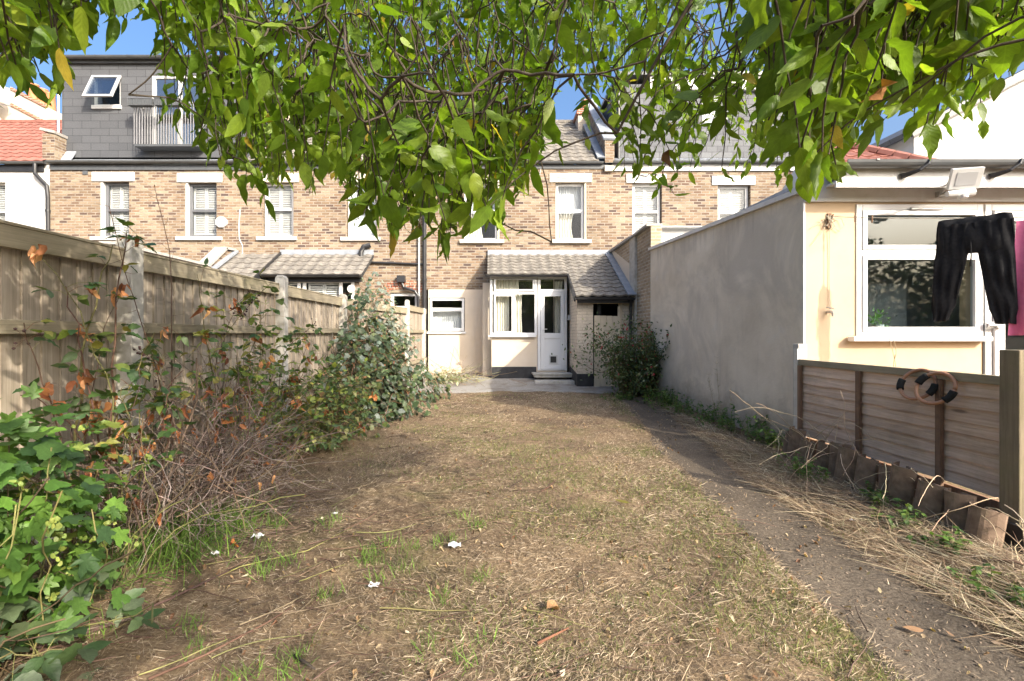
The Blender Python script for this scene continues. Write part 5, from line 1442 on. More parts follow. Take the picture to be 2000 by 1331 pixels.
def trifoliate(pos, d, r):
    """three leaflets per bramble leaf"""
    P = np.repeat(pos, 3, axis=0); D = np.repeat(unit(d), 3, axis=0)
    sd = np.repeat(unit(np.cross(unit(d), r.normal(0, .3, d.shape)+np.array([0, 0, 1.]))), 3, axis=0)
    k = np.tile([0, 1, -1], len(pos))[:, None]
    return P+D*.02*(k == 0), unit(D*np.where(k == 0, 1, .45)+sd*k*.9+np.array([0, 0, -.1]))

ORANGE = [(.42, .17, .07), (.30, .11, .05), (.52, .27, .13), (.18, .07, .04)]
# --- hop plant, lower left
r = np.random.default_rng(31)
T = thing('hop_plant', 'bright green hop plant with lobed leaves climbing low at the left fence', 'climbing plant', (-1.85, 2.0, 0))
P1, D1 = mound(r, 460, (-1.98, 1.95, .42), (.36, .5, .48), .45)
P2, D2 = mound(r, 90, (-2.02, 1.95, .82), (.22, .4, .17), .4)
P = np.vstack([P1, P2]); D = np.vstack([D1, D2])
dv = D*.6+np.array([.15, -.2, -.55])+r.normal(0, .35, P.shape)
up_ = D+np.array([.2, -.25, .8])
n = len(P)
leaves('foliage', [tpl_lobed(5, .42, 1.0), tpl_lobed(5, .5, .85, 2), tpl_lobed(3, .4, 1.1, 3)], P, dv, r.uniform(.055, .115, n), palette(n, [(.075, .155, .030), (.055, .115, .028), (.11, .21, .035), (.04, .085, .03), (.22, .26, .06)], [40, 28, 20, 12, 3], r), m_leaf2, T, up=up_, roll=.35, seed=5)
st0 = np.stack([r.uniform(-2.15, -1.7, 60), r.uniform(1.5, 2.5, 60), np.full(60, 0.0)], 1)
stems('stems', wander(st0, np.tile([0.05, 0, 1.], (60, 1))+r.normal(0, .25, (60, 3)), r.uniform(.5, 1.05, 60), 9, r, .22), np.full((60, 9), .0032), m_twig, T, 4, palette(60, [(.20, .19, .07), (.12, .09, .05)], [1, 1], r))
cn, _ = mound(r, 26, (-1.75, 1.9, .65), (.35, .5, .35), .8)
leaves('hop_cones', tpl_lobed(3, .2, .8), np.repeat(cn, 8, 0)+r.normal(0, .012, (len(cn)*8, 3)), np.tile([0, 0, -1.], (len(cn)*8, 1))+r.normal(0, .5, (len(cn)*8, 3)), r.uniform(.014, .024, len(cn)*8), palette(len(cn)*8, [(.26, .32, .08), (.19, .25, .06)], [1, 1], r), m_leaf2, T, seed=6)['kind'] = 'stuff'

# --- tall bramble with dead orange leaves against the near concrete post
def bramble(name, label, starts, tips_, nl, cols, wts, dead, berries, seed, leafsz=(.04, .075), cane_r=.0055, spread=.05, cane_cols=((.16, .14, .06), (.12, .07, .05)), twl=.18):
    r = np.random.default_rng(seed)
    T = thing(name, label, 'bramble', tuple(np.mean(starts, axis=0)*np.array([1, 1, 0])), 'brambles along the left fence')
    S = np.asarray(starts, float); E_ = np.asarray(tips_, float); n = len(S); K = 14
    paths = np.empty((n, K, 3)); t = np.linspace(0, 1, K)
    mid = (S+E_)/2+np.array([0, 0, 1.])*(np.linalg.norm(E_-S, axis=1)*.22)[:, None]+r.normal(0, spread*2, (n, 3))
    for k in range(K):
        a = t[k]; paths[:, k] = S*(1-a)**2+2*a*(1-a)*mid+E_*a*a+(r.normal(0, .008, (n, 3)) if 0 < k < K-1 else 0)
    stems('canes', paths, cane_r*(1-.65*t)[None]*r.uniform(.6, 1.2, (n, 1)), m_twig, T, 5, palette(n, cane_cols, [1]*len(cane_cols), r))
    ci = r.integers(0, n, nl); a = r.uniform(.25, 1, nl); x = a*(K-1); i = np.minimum(x.astype(int), K-2); q = (x-i)[:, None]
    p = paths[ci, i]*(1-q)+paths[ci, i+1]*q
    tv = unit(paths[ci, i+1]-paths[ci, i])
    sd = unit(np.cross(tv, r.normal(0, 1, (nl, 3)))+np.array([.25, -.15, .3]))
    tip = p+sd*r.uniform(.03, twl, (nl, 1))
    tw_ = np.stack([p, (p+tip)/2+np.array([0, 0, .012]), tip], 1)
    stems('leaf_stalks', tw_, np.tile([.0018, .0014, .001], (nl, 1)), m_twig, T, 3, palette(nl, [(.2, .2, .07), (.2, .11, .06)], [2, 1], r))['kind'] = 'stuff'
    PP, DD = trifoliate(tip, sd+np.array([0.1, -.15, -.3]), r)
    ok = PP[:, 2] > .01
    PP, DD = PP[ok], DD[ok]
    leaves('foliage', [tpl_serrate(.68), tpl_wavy(.6, 9, .4, .6), tpl_wavy(.72, 10, .15, .9)], PP, DD, r.uniform(*leafsz, len(PP)), palette(len(PP), cols, wts, r), m_leaf2, T, roll=.4, seed=seed+1)
    if dead:
        ci = r.integers(0, n, dead); k = r.integers(3, K, dead); c = paths[ci, k]+r.normal(0, .02, (dead, 3))
        m = 4; PP = np.repeat(c, m, 0)+r.normal(0, .02, (dead*m, 3)); DD = np.tile([.1, -.1, -1.], (dead*m, 1))+r.normal(0, .45, (dead*m, 3))
        leaves('dead_leaves', tpl_crumple(seed), PP, DD, r.uniform(.045, .085, dead*m), palette(dead*m, ORANGE, [4, 3, 3, 2], r), m_dead, T, roll=.8, seed=seed+2)
    if berries:
        ci = r.integers(0, n, berries); c = paths[ci, r.integers(8, K, berries)]
        m = MB()
        for q in c:
            for _ in range(9):
                o = q+r.normal(0, .03, 3); m.tube([o-np.array([0, 0, .006]), o-np.array([0, 0, .002]), o+np.array([0, 0, .004]), o+np.array([0, 0, .007])], [.003, .0075, .0075, .003], 6, (.05, .02, .02))
                m.tube([q, o], .0012, 3, (.14, .07, .04), False)
        m.build('berries', m_berry, T)['kind'] = 'stuff'
    return T
r = np.random.default_rng(40)
GREENS = [(.07, .13, .035), (.05, .10, .035), (.14, .19, .04), (.10, .15, .07), (.25, .24, .06)]
s = [(-2.15+r.normal(0, .1), 2.75+r.normal(0, .18), 0) for _ in range(13)]
e = [(-2.36, 3.0, 1.85), (-2.3, 2.6, 1.55), (-2.38, 3.1, 1.6), (-2.2, 3.3, 1.35), (-2.38, 2.45, 1.35), (-2.35, 2.5, 1.7), (-2.2, 2.9, 1.9), (-2.1, 3.0, 1.3), (-2.0, 2.6, 1.0), (-2.3, 3.35, 1.15), (-1.85, 2.75, .95), (-2.25, 2.3, 1.0), (-2.05, 3.2, 1.05)]
bramble('bramble', 'tall bramble with curled orange dead leaves in front of the near concrete post', s, e, 135, GREENS, [4, 4, 2, 2, 1], 26, 4, 41, (.05, .085), .008, .05, twl=.12)
s = [(-2.2+r.normal(0, .1), 3.9+r.normal(0, .35), 0) for _ in range(14)]
e = [(-2.25+r.uniform(-.1, .7), 3.9+r.uniform(-.5, 1.5), r.uniform(.5, 1.75)) for _ in range(14)]
bramble('bramble', 'loose green bramble with browning sprays between the two concrete fence posts', s, e, 380, [(.09, .155, .04), (.065, .12, .04), (.17, .22, .045), (.12, .165, .08), (.29, .27, .07)], [3, 3, 5, 2, 3], 30, 6, 44, (.045, .08), .006, .08)
s = [(-2.1+r.normal(0, .2), 5.3+r.normal(0, .5), 0) for _ in range(64)]
e = [(-2.0+r.uniform(-.35, .85), 5.3+r.uniform(-.9, 1.2), r.uniform(.1, .95)) for _ in range(64)]
bramble('bramble', 'low spreading yellow green bramble below the second concrete fence post', s, e, 760, [(.10, .15, .06), (.16, .20, .05), (.07, .12, .05), (.28, .29, .12), (.22, .13, .06)], [4, 3, 3, 2, 1], 14, 0, 47, (.045, .075), .005, .08)
s = [(-2.0+r.normal(0, .12), 1.45+r.normal(0, .25), 0) for _ in range(14)]
e = [(-1.68+r.uniform(-.35, .3), 1.7+r.uniform(-.45, .5), r.uniform(.03, .28)) for _ in range(14)]
bramble('bramble', 'broad pale bramble leaves sprawling on the ground in the near left corner', s, e, 42, [(.12, .17, .09), (.09, .145, .06), (.055, .10, .04), (.25, .29, .20)], [3, 3, 3, 1], 0, 0, 50, (.075, .12), .005, .05)

# --- tangle of dead twigs in the middle of the bed
r = np.random.default_rng(60)
T = thing('dead_shrub', 'bare tangled grey brown dead shrub in front of the left fence', 'dead shrub', (-1.95, 3.3, 0))
n = 820
st0 = np.stack([-2.0+r.normal(0, .16, n), 3.35+r.normal(0, .32, n), np.abs(r.normal(.15, .25, n))], 1)
dv = r.normal(0, .7, (n, 3))+np.array([.25, -.05, .55])
pp = wander(st0, dv, r.uniform(.35, .95, n), 11, r, .26, .07)
pp[..., 2] = np.maximum(pp[..., 2], .02)
stems('twigs', pp, (r.uniform(.0012, .0036, n)[:, None])*np.linspace(1, .5, 11)[None], m_twig, T, 4, palette(n, [(.22, .165, .14), (.31, .25, .22), (.13, .085, .07), (.25, .17, .11)], [3, 3, 2, 1], r))
n = 46
st0 = np.stack([-2.05+r.normal(0, .12, n), 3.2+r.normal(0, .3, n), np.zeros(n)], 1)
stems('stems', wander(st0, np.tile([.1, 0, 1.], (n, 1))+r.normal(0, .35, (n, 3)), r.uniform(.6, 1.25, n), 10, r, .16), np.linspace(.009, .003, 10)[None]*r.uniform(.5, 1.2, (n, 1)), m_twig, T, 6, palette(n, [(.10, .07, .055), (.16, .11, .085)], [1, 1], r))
Pd, Dd_ = mound(r, 60, (-1.9, 3.3, .55), (.35, .55, .5), .4)
leaves('dead_leaves', tpl_crumple(8), Pd, Dd_+np.array([0, 0, -1.]), r.uniform(.04, .075, len(Pd)), palette(len(Pd), ORANGE, [4, 3, 2, 2], r), m_dead, T, roll=.9)
# two thin bare shoots rising above the fence
T = thing('bare_shoot', 'two long thin thorny bare shoots rising above the fence rail', 'bare shoots', (-2.3, 3.35, 0))
pts = np.stack([wander(np.array([[-2.28, 3.45, .4]]), np.array([[-.02, .04, 1.]]), np.array([1.95]), 22, r, .045)[0], wander(np.array([[-2.25, 3.40, .4]]), np.array([[-.12, -.02, 1.]]), np.array([1.75]), 22, r, .045)[0]])
stems('stems', pts, np.linspace(.005, .0018, 22)[None]*np.ones((2, 1)), m_twig, T, 5, np.array([(.12, .07, .05)]*2))
th0 = pts.reshape(-1, 3)[4:]; thd = r.normal(0, 1, th0.shape)*np.array([1, 1, .3])
stems('side_twigs', wander(th0, thd, r.uniform(.04, .16, len(th0)), 4, r, .15), np.tile(np.linspace(.0018, .0008, 4), (len(th0), 1)), m_twig, T, 3, np.tile([(.13, .08, .06)], (len(th0), 1)))['kind'] = 'stuff'
# --- ivy covered mound
r = np.random.default_rng(70)
T = thing('ivy_mound', 'big mound of dull silvery green ivy and dead stalks smothering the far fence', 'ivy', (-2.1, 8.4, 0))
Q = [mound(r, 1700, (-2.1, 8.7, .92), (.58, 1.45, 1.12), .72), mound(r, 1200, (-1.95, 7.7, .5), (.75, 1.4, .85), .72), mound(r, 500, (-1.75, 7.2, .22), (.8, .9, .42), .7), mound(r, 350, (-1.35, 9.4, .25), (.5, .8, .4), .7)]
P = np.vstack([q[0] for q in Q]); D = np.vstack([q[1] for q in Q]); n = len(P)
big = np.sin(P[:, 1]*3+P[:, 2]*4)+np.sin(P[:, 0]*6-P[:, 2]*5)
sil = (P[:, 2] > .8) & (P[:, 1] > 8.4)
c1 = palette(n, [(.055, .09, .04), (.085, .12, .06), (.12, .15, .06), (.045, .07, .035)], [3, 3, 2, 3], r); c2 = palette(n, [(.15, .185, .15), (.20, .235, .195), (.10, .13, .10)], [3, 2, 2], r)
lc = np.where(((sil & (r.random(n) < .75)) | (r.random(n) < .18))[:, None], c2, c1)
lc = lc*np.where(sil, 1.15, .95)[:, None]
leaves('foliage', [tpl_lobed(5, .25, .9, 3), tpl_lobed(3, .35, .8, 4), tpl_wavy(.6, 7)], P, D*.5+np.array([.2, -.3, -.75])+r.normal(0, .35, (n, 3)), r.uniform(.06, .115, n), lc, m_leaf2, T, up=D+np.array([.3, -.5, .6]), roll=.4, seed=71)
n = 420; i = r.integers(0, len(P), n)
stems('stalks', wander(P[i]+D[i]*.02, np.tile([.05, -.1, -.8], (n, 1))+r.normal(0, .5, (n, 3)), r.uniform(.2, .55, n), 7, r, .25), np.full((n, 7), .0028), m_twig, T, 4, palette(n, [(.22, .12, .075), (.30, .19, .11), (.14, .08, .06)], [3, 2, 2], r))
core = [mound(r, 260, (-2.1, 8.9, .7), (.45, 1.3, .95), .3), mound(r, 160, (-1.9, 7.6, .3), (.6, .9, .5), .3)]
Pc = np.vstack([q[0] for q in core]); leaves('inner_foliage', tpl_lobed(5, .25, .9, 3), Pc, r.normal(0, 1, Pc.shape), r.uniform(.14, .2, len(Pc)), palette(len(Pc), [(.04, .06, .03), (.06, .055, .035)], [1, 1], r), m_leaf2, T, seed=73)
i = r.integers(0, len(P), 260)
leaves('dead_leaves', tpl_crumple(4), P[i]+D[i]*.03, np.tile([0, 0, -1.], (260, 1))+r.normal(0, .5, (260, 3)), r.uniform(.05, .09, 260), palette(260, [(.28, .14, .08), (.20, .10, .06), (.36, .26, .16)], [2, 2, 1], r), m_dead, T, seed=74)
# --- cut weeds heaped on the patio
r = np.random.default_rng(80)
T = thing('weed_heap', 'heap of pale wilted cut weeds on the patio by the painted wall', 'weed heap', (-1.05, 11.9, 0))
P, D = mound(r, 900, (-1.05, 11.9, .12), (.75, .6, .24), .3, .1)
n = len(P)
leaves('leaves', tpl_ovate(.5, 3, .3, .5), P, r.normal(0, 1, (n, 3))*np.array([1, 1, .4]), r.uniform(.05, .11, n), palette(n, [(.35, .37, .27), (.18, .23, .11), (.46, .46, .36), (.28, .2, .12)], [3, 3, 2, 1], r), m_leaf2, T, seed=81)
n = 160; q = np.stack([-1.05+r.normal(0, .45, n), 11.85+r.normal(0, .35, n), r.uniform(.12, .34, n)], 1)
stems('stalks', wander(q, r.normal(0, 1, (n, 3))*np.array([1, 1, .25]), r.uniform(.3, .8, n), 6, r, .12), np.full((n, 6), .0035), m_twig, T, 4, palette(n, [(.30, .2, .12), (.36, .33, .18)], [1, 1], r))
# --- rose bush on the right
r = np.random.default_rng(90)
T = thing('rose_bush', 'twiggy rose bush with small leaves and red hips against grey wall', 'bush', (2.95, 9.9, 0))
n = 70
s0 = np.stack([2.95+r.normal(0, .12, n), 9.9+r.normal(0, .15, n), np.zeros(n)], 1)
dv = np.stack([r.normal(0, .38, n), r.normal(0, .38, n), np.ones(n)], 1)
cn = wander(s0, dv, r.uniform(.8, 1.75, n), 12, r, .13, .01); cn[..., 0] = np.minimum(cn[..., 0], 3.33)
stems('canes', cn, np.linspace(.008, .0025, 12)[None]*r.uniform(.6, 1.2, (n, 1)), m_twig, T, 5, palette(n, [(.10, .09, .05), (.14, .08, .05)], [1, 1], r))
NL = 7500; ci = r.integers(0, n, NL); k = r.integers(2, 12, NL)
P = cn[ci, k]+r.normal(0, .10, (NL, 3)); P[:, 0] = np.minimum(P[:, 0], 3.345); P[:, 2] = np.abs(P[:, 2])
leaves('foliage', tpl_ovate(.55, 3, .3, .3), P, r.normal(0, 1, (NL, 3))+np.array([-.1, -.4, -.2]), r.uniform(.04, .08, NL), palette(NL, [(.07, .105, .04), (.10, .14, .055), (.05, .08, .035), (.20, .22, .12), (.16, .07, .04)], [4, 3, 3, 1, .5], r), m_leaf2, T, roll=.6, seed=91)
m = MB(); tipp = cn[r.integers(0, n, 70), r.integers(8, 12, 70)]+r.normal(0, .05, (70, 3))+np.array([.06, -.02, .03]); tipp[:, 0] = np.minimum(tipp[:, 0], 3.34)
for q in tipp: m.tube([q-np.array([0, 0, .016]), q-np.array([0, 0, .006]), q+np.array([0, 0, .008]), q+np.array([0, 0, .016])], [.006, .016, .016, .005], 6, (.45, .02, .03))
m.build('hips', m_berry, T, smooth=True)['kind'] = 'stuff'

# --- nettles and weeds along the wall foot
r = np.random.default_rng(95)
def weeds(name, label, centers, per, hgt_, cols, seed, sz=(.03, .065)):
    r = np.random.default_rng(seed); S = []; L = []
    for (x, y, rad, h) in centers:
        k = int(per*rad*rad*60)+6
        S.append(np.stack([np.minimum(x+r.normal(0, rad*.5, k), 3.33), y+r.normal(0, rad*.8, k), np.zeros(k)], 1)); L.append(r.uniform(.5, 1.1, k)*h)
    S = np.vstack(S); L = np.concatenate(L); n = len(S); S[:, 2] = hgt(S[:, 0], S[:, 1])-.01
    pth = wander(S, np.tile([-.08, -.05, 1.], (n, 1))+r.normal(0, .22, (n, 3)), L, 7, r, .1, .03)
    T = thing(name, label, 'weeds', (float(np.mean(S[:, 0])), float(np.mean(S[:, 1])), 0)); T['kind'] = 'stuff'
    stems('stems', pth, np.full((n, 7), .0022), m_twig, T, 4, palette(n, [(.14, .17, .05)], [1], r))
    pp = np.concatenate([pth[:, k] for k in (1, 2, 2, 3, 3, 4, 4, 5, 5, 6, 6, 6)]); m_ = len(pp)
    leaves('foliage', tpl_serrate(.5), pp, r.normal(0, 1, (m_, 3))*np.array([1, 1, .3])+np.array([0, 0, -.15]), r.uniform(*sz, m_), palette(m_, cols, [1]*len(cols), r), m_leaf2, T, roll=.3, seed=seed+1)
NG = [(.075, .15, .03), (.10, .18, .035), (.055, .11, .03), (.13, .19, .05)]
weeds('nettles', 'green nettles growing along the foot of the grey wall', [(3.1, 9.0, .28, .3), (3.1, 8.4, .3, .34), (3.05, 7.7, .25, .28), (3.15, 7.0, .25, .3), (3.1, 6.4, .2, .3), (3.2, 5.9, .22, .34), (3.2, 5.5, .2, .26), (2.6, 9.6, .3, .1)], 5.5, .3, NG, 96)
weeds('weeds', 'scattered green weeds among the straw beside the clay edging tiles', [(2.75, 4.3, .12, .22), (2.72, 4.1, .1, .2), (2.82, 3.5, .14, .14), (2.7, 3.15, .1, .16), (2.6, 2.75, .12, .12), (2.45, 2.3, .12, .1)], 9, .2, NG, 98, (.025, .05))
T = thing('dry_stem', 'single tall dry weed stem standing against the grey plastered wall', 'dry weed', (3.25, 7.1, 0))
q = np.array([[3.27, 6.9, 0.0], [3.25, 7.0, 0.0], [3.30, 6.6, 0]]); pth = wander(q, np.array([[0, 0, 1.], [.02, 0, 1], [-.03, 0, 1]]), np.array([.95, .7, .5]), 12, r, .05)
stems('stems', pth, np.linspace(.004, .0015, 12)[None]*np.ones((3, 1)), m_twig, T, 4, np.tile([(.42, .36, .24)], (3, 1)))
hh = pth[:, 6:].reshape(-1, 3); stems('seed_heads', wander(np.repeat(hh, 4, 0), r.normal(0, 1, (len(hh)*4, 3))+np.array([0, 0, .8]), np.full(len(hh)*4, .05), 3, r, .2), np.full((len(hh)*4, 3), .002), m_twig, T, 3, np.tile([(.45, .38, .27)], (len(hh)*4, 1)))
T = thing('dry_stem', 'little dry forked twig poking up above the brown lap fence', 'dry weed', (3.36, 4.0, 0))
pth = wander(np.array([[3.36, 4.02, .2], [3.36, 4.02, .9], [3.36, 4.02, 1.05]]), np.array([[0.02, 0, 1.], [-.3, 0, 1], [.3, 0, 1]]), np.array([1.08, .22, .2]), 9, r, .1)
stems('stems', pth, np.full((3, 9), .0028), m_twig, T, 4, np.tile([(.45, .33, .2)], (3, 1)))
# indoor plant
T, c = POT; n = 110
q = np.array(c)+r.normal(0, .05, (n, 3)); leaves('foliage', tpl_ovate(.5, 3), q, q-np.array(c)+np.array([0, 0, .03])+r.normal(0, .03, (n, 3)), r.uniform(.03, .05, n), palette(n, [(.12, .26, .07), (.2, .35, .12)], [1, 1], r), m_leaf2, T)

# ------------------------------------------------------------------ grass, straw and litter
r = np.random.default_rng(100)
def scatter(n, x0, x1, y0, y1, p=1.0):
    """denser near the camera"""
    u_ = r.random(n); y = y0*(y1/y0)**u_; x = x0+(x1-x0)*r.random(n)
    ok = np.abs(x-.03) < 1.18*y+.15
    return x[ok], y[ok]
def pathband(x, y):
    l = np.interp(y, [0.2, 2, 2.5, 3.7, 5.3, 8.2, 10.4], [1.5, 1.52, 1.53, 1.70, 1.86, 2.35, 2.6]); rr = np.interp(y, [0.2, 2, 2.8, 3.6, 5.1, 8.2, 10.4], [2.2, 2.2, 2.22, 2.25, 2.42, 3.0, 3.15])
    return l, rr
def nz(x, y, s, seed):
    q = np.random.default_rng(seed); out = np.zeros_like(x)
    for k in range(6):
        a = q.uniform(0, 6.28); f = s*1.7**k*q.uniform(.8, 1.2); out += np.sin(f*(x*np.cos(a)+y*np.sin(a))+q.uniform(0, 6.28))/1.35**k
    return out/2.6
x, y = scatter(330000, -3.2, 3.3, 1.0, 10.6)
l, rr = pathband(x, y)
onp = (x > l+.06) & (x < rr-.04)
keep = ~onp | (r.random(len(x)) < .045)
bare = nz(x, y, 2.2, 1)+.5*nz(x, y, 7, 2)
keep &= r.random(len(x)) < np.clip(.75+1.1*bare, .18, 1)
x, y = x[keep], y[keep]; n = len(x)
big = nz(x, y, .9, 5); med = nz(x, y, 3.0, 6)
cst = np.array([(.42, .32, .21), (.56, .45, .32), (.30, .22, .14), (.20, .14, .093), (.11, .076, .055)])
w_ = np.stack([.9+big, .45+.5*big, .9+0*big, .75-.55*big, .5-.6*big], 1); w_ = np.maximum(w_, .03); w_ /= w_.sum(1, keepdims=True)
ci = (r.random(n)[:, None] > np.cumsum(w_, 1)).sum(1).clip(0, 4)
col = cst[ci]*r.uniform(.75, 1.25, (n, 1))
ang = r.uniform(0, 2*np.pi, n); ang = np.where(r.random(n) < .5, .5+nz(x, y, .8, 8)*1.5+r.normal(0, .35, n), ang)
tilt = np.abs(r.normal(0, .22, n))
d = np.stack([np.cos(ang)*np.cos(tilt), np.sin(ang)*np.cos(tilt), np.sin(tilt)], 1)
z = hgt(x, y)+r.uniform(0.0, .016, n)
L = r.uniform(.012, .055, n)*np.where(r.random(n) < .05, 2.2, 1); W = r.uniform(.0009, .0023, n)*(1+.16*y)
o = blades('dry_grass', np.stack([x, y, z], 1), d, L, W, col, m_straw, .18, seed=101, flatn=np.tile([0, 0, 1.], (n, 1)))
tag(o, 'flattened straw coloured dead grass covering the lawn', 'dead grass', kind='stuff')
x, y = scatter(230000, -2.6, 3.2, 1.0, 10.4)
l, rr = pathband(x, y)
g = nz(x, y, 1.2, 11)+.5*nz(x, y, 5, 12)+.35*np.exp(-((y-1.9)/.55)**2)+.9*np.exp(-((x-l+.12)/.16)**2)
keep = (g > .06) & ~((x > l+.03) & (x < rr)) & (r.random(len(x)) < np.clip((g-.16)*1.1, .1, .65))
x, y = x[keep], y[keep]; n = len(x)
ang = r.uniform(0, 2*np.pi, n); tilt = r.uniform(.35, 1.35, n)
d = np.stack([np.cos(ang)*np.cos(tilt), np.sin(ang)*np.cos(tilt), np.sin(tilt)], 1)
o = blades('grass', np.stack([x, y, hgt(x, y)-.004], 1), d, r.uniform(.02, .055, n), r.uniform(.0015, .003, n)*(1+.10*y), palette(n, [(.11, .15, .038), (.16, .20, .055), (.08, .105, .032), (.25, .235, .11)], [4, 3, 3, 2], r), m_blade, .3, seed=102)
tag(o, 'short green grass growing back in patches across the lawn', 'grass', kind='stuff')
# long green tuft by the fence
n = 1500; x = -1.95+r.normal(0, .22, n); y = 2.95+r.normal(0, .28, n); ang = r.uniform(0, 6.28, n); tilt = r.uniform(.5, 1.5, n)
d = np.stack([np.cos(ang)*np.cos(tilt)+.2, np.sin(ang)*np.cos(tilt)-.1, np.sin(tilt)], 1)
o = blades('grass_tuft', np.stack([x, y, hgt(x, y)], 1), d, r.uniform(.12, .34, n), r.uniform(.003, .006, n), palette(n, [(.09, .17, .03), (.13, .22, .045), (.06, .11, .03)], [3, 2, 2], r), m_blade, .5, seed=103)
tag(o, 'tuft of long bright green grass under the dead shrub', 'grass', kind='stuff')
n = 1100; cl = r.integers(0, 34, n); cxs = np.stack([r.uniform(-1.7, .1, 34), r.uniform(1.6, 3.4, 34)], 1)
x = cxs[cl, 0]+r.normal(0, .035, n); y = cxs[cl, 1]+r.normal(0, .035, n); ang = r.uniform(0, 6.28, n); tilt = r.uniform(.8, 1.5, n)
d = np.stack([np.cos(ang)*np.cos(tilt), np.sin(ang)*np.cos(tilt), np.sin(tilt)], 1)
o = blades('grass_shoots', np.stack([x, y, hgt(x, y)], 1), d, r.uniform(.04, .10, n), r.uniform(.002, .004, n), palette(n, [(.15, .27, .05), (.11, .2, .04)], [1, 1], r), m_blade, .3, seed=104)
tag(o, 'scattered little clumps of fresh green grass shoots in the mown lawn', 'grass', kind='stuff')
# straw and dead stalks in the right-hand bed
n = 6500; y = 1.7*(8.8/1.7)**r.random(n); l, rr = pathband(y*0, y); x = rr+(3.05-rr)*r.random(n)**1.1+r.normal(0, .04, n)
ang = r.normal(1.9, .9, n); tilt = np.abs(r.normal(0, .18, n))
d = np.stack([np.cos(ang)*np.cos(tilt), np.sin(ang)*np.cos(tilt), np.sin(tilt)], 1)
o = blades('dry_stalks', np.stack([x, y, hgt(x, y)+r.uniform(.0, .05, n)], 1), d, r.uniform(.06, .30, n), r.uniform(.002, .0045, n), palette(n, [(.42, .34, .22), (.34, .25, .16), (.24, .165, .10), (.52, .44, .30), (.14, .09, .06)], [3, 3, 3, 1.5, 2], r), m_straw, .25, seed=105, flatn=np.tile([0, 0, 1.], (n, 1)))
tag(o, 'heaped dry straw coloured stalks between the path and the clay tiles', 'dead stalks', kind='stuff')
n = 46; yy = r.uniform(2.7, 5.0, n); s0 = np.stack([3.02+r.normal(0, .07, n), yy, r.uniform(.15, .36, n)], 1)
o = stems('dry_vines', wander(s0, np.stack([r.normal(-.35, .3, n), r.normal(-.4, .5, n), r.normal(.25, .3, n)], 1), r.uniform(.35, .95, n), 12, r, .12, .10), np.linspace(.0032, .0016, 12)[None]*np.ones((n, 1)), m_twig, None, 5, palette(n, [(.50, .40, .27), (.40, .29, .19)], [2, 1], r))
tag(o, 'pale dry vines trailing over the clay tiles below the lap fence', 'dead vines', kind='stuff')
# twig litter on the lawn
n = 430; x, y = scatter(n*2, -1.9, 1.6, 1.3, 9.5); x, y = x[:n], y[:n]; n = len(x)
k_ = r.random(n) < .5
x = np.where(k_ & (y < 4), -1.0+r.normal(0, .5, n), x)
ang = r.normal(.45, .5, n)
d = np.stack([np.cos(ang), np.sin(ang), r.normal(0, .05, n)], 1)
pth = wander(np.stack([x, y, hgt(x, y)+.018], 1), d, r.uniform(.08, .42, n), 8, r, .10); pth[..., 2] = hgt(pth[..., 0], pth[..., 1])+.012+r.uniform(0, .02, (n, 1))
o = stems('twig_litter', pth, r.uniform(.0012, .0038, n)[:, None]*np.linspace(1, .5, 8)[None], m_twig, None, 5, palette(n, [(.12, .07, .05), (.17, .11, .08), (.085, .056, .042), (.24, .22, .09), (.26, .20, .135)], [3, 3, 3, .7, .8], r))
tag(o, 'thin cut twigs and stems strewn over the lawn', 'twigs', kind='stuff')
# leaf litter and chips
n = 2200; x, y = scatter(n*2, -2.0, 2.9, 1.2, 9.8); x, y = x[:n], y[:n]; n = len(x)
o = leaves('leaf_litter', tpl_crumple(11), np.stack([x, y, hgt(x, y)+.015], 1), np.stack([r.normal(0, 1, n), r.normal(0, 1, n), r.normal(0, .15, n)], 1), r.uniform(.008, .035, n), palette(n, [(.30, .2, .11), (.40, .31, .2), (.22, .12, .07), (.5, .43, .32), (.12, .08, .05)], [3, 2, 3, 1.2, 3], r), m_dead, None, roll=.2, seed=106)
tag(o, 'small dry brown leaf scraps scattered over the lawn', 'leaf litter', kind='stuff')
# soil crumbs on the path
n = 1500; y = 1.4*(9/1.4)**r.random(n); l, rr = pathband(y*0, y); x = l+(rr-l)*r.random(n)
m = MB()
for a, b in zip(x[:900], y[:900]):
    s_ = r.uniform(.0012, .0045); c = Vector((a, b, float(hgt(a, b))+.008)); q = [Vector(v) for v in r.normal(0, 1, (3, 3))]
    m.obox(c, Vector((s_, s_*.2, 0)), Vector((-s_*.2, s_*.8, s_*.1)), Vector((0, 0, s_*.6)), tuple(np.array([.26, .2, .15])*r.uniform(.4, 1.3)))
o = m.build('pebbles', m_straw); tag(o, 'crumbs of soil and grit lying on the bare earth path', 'grit', kind='stuff')

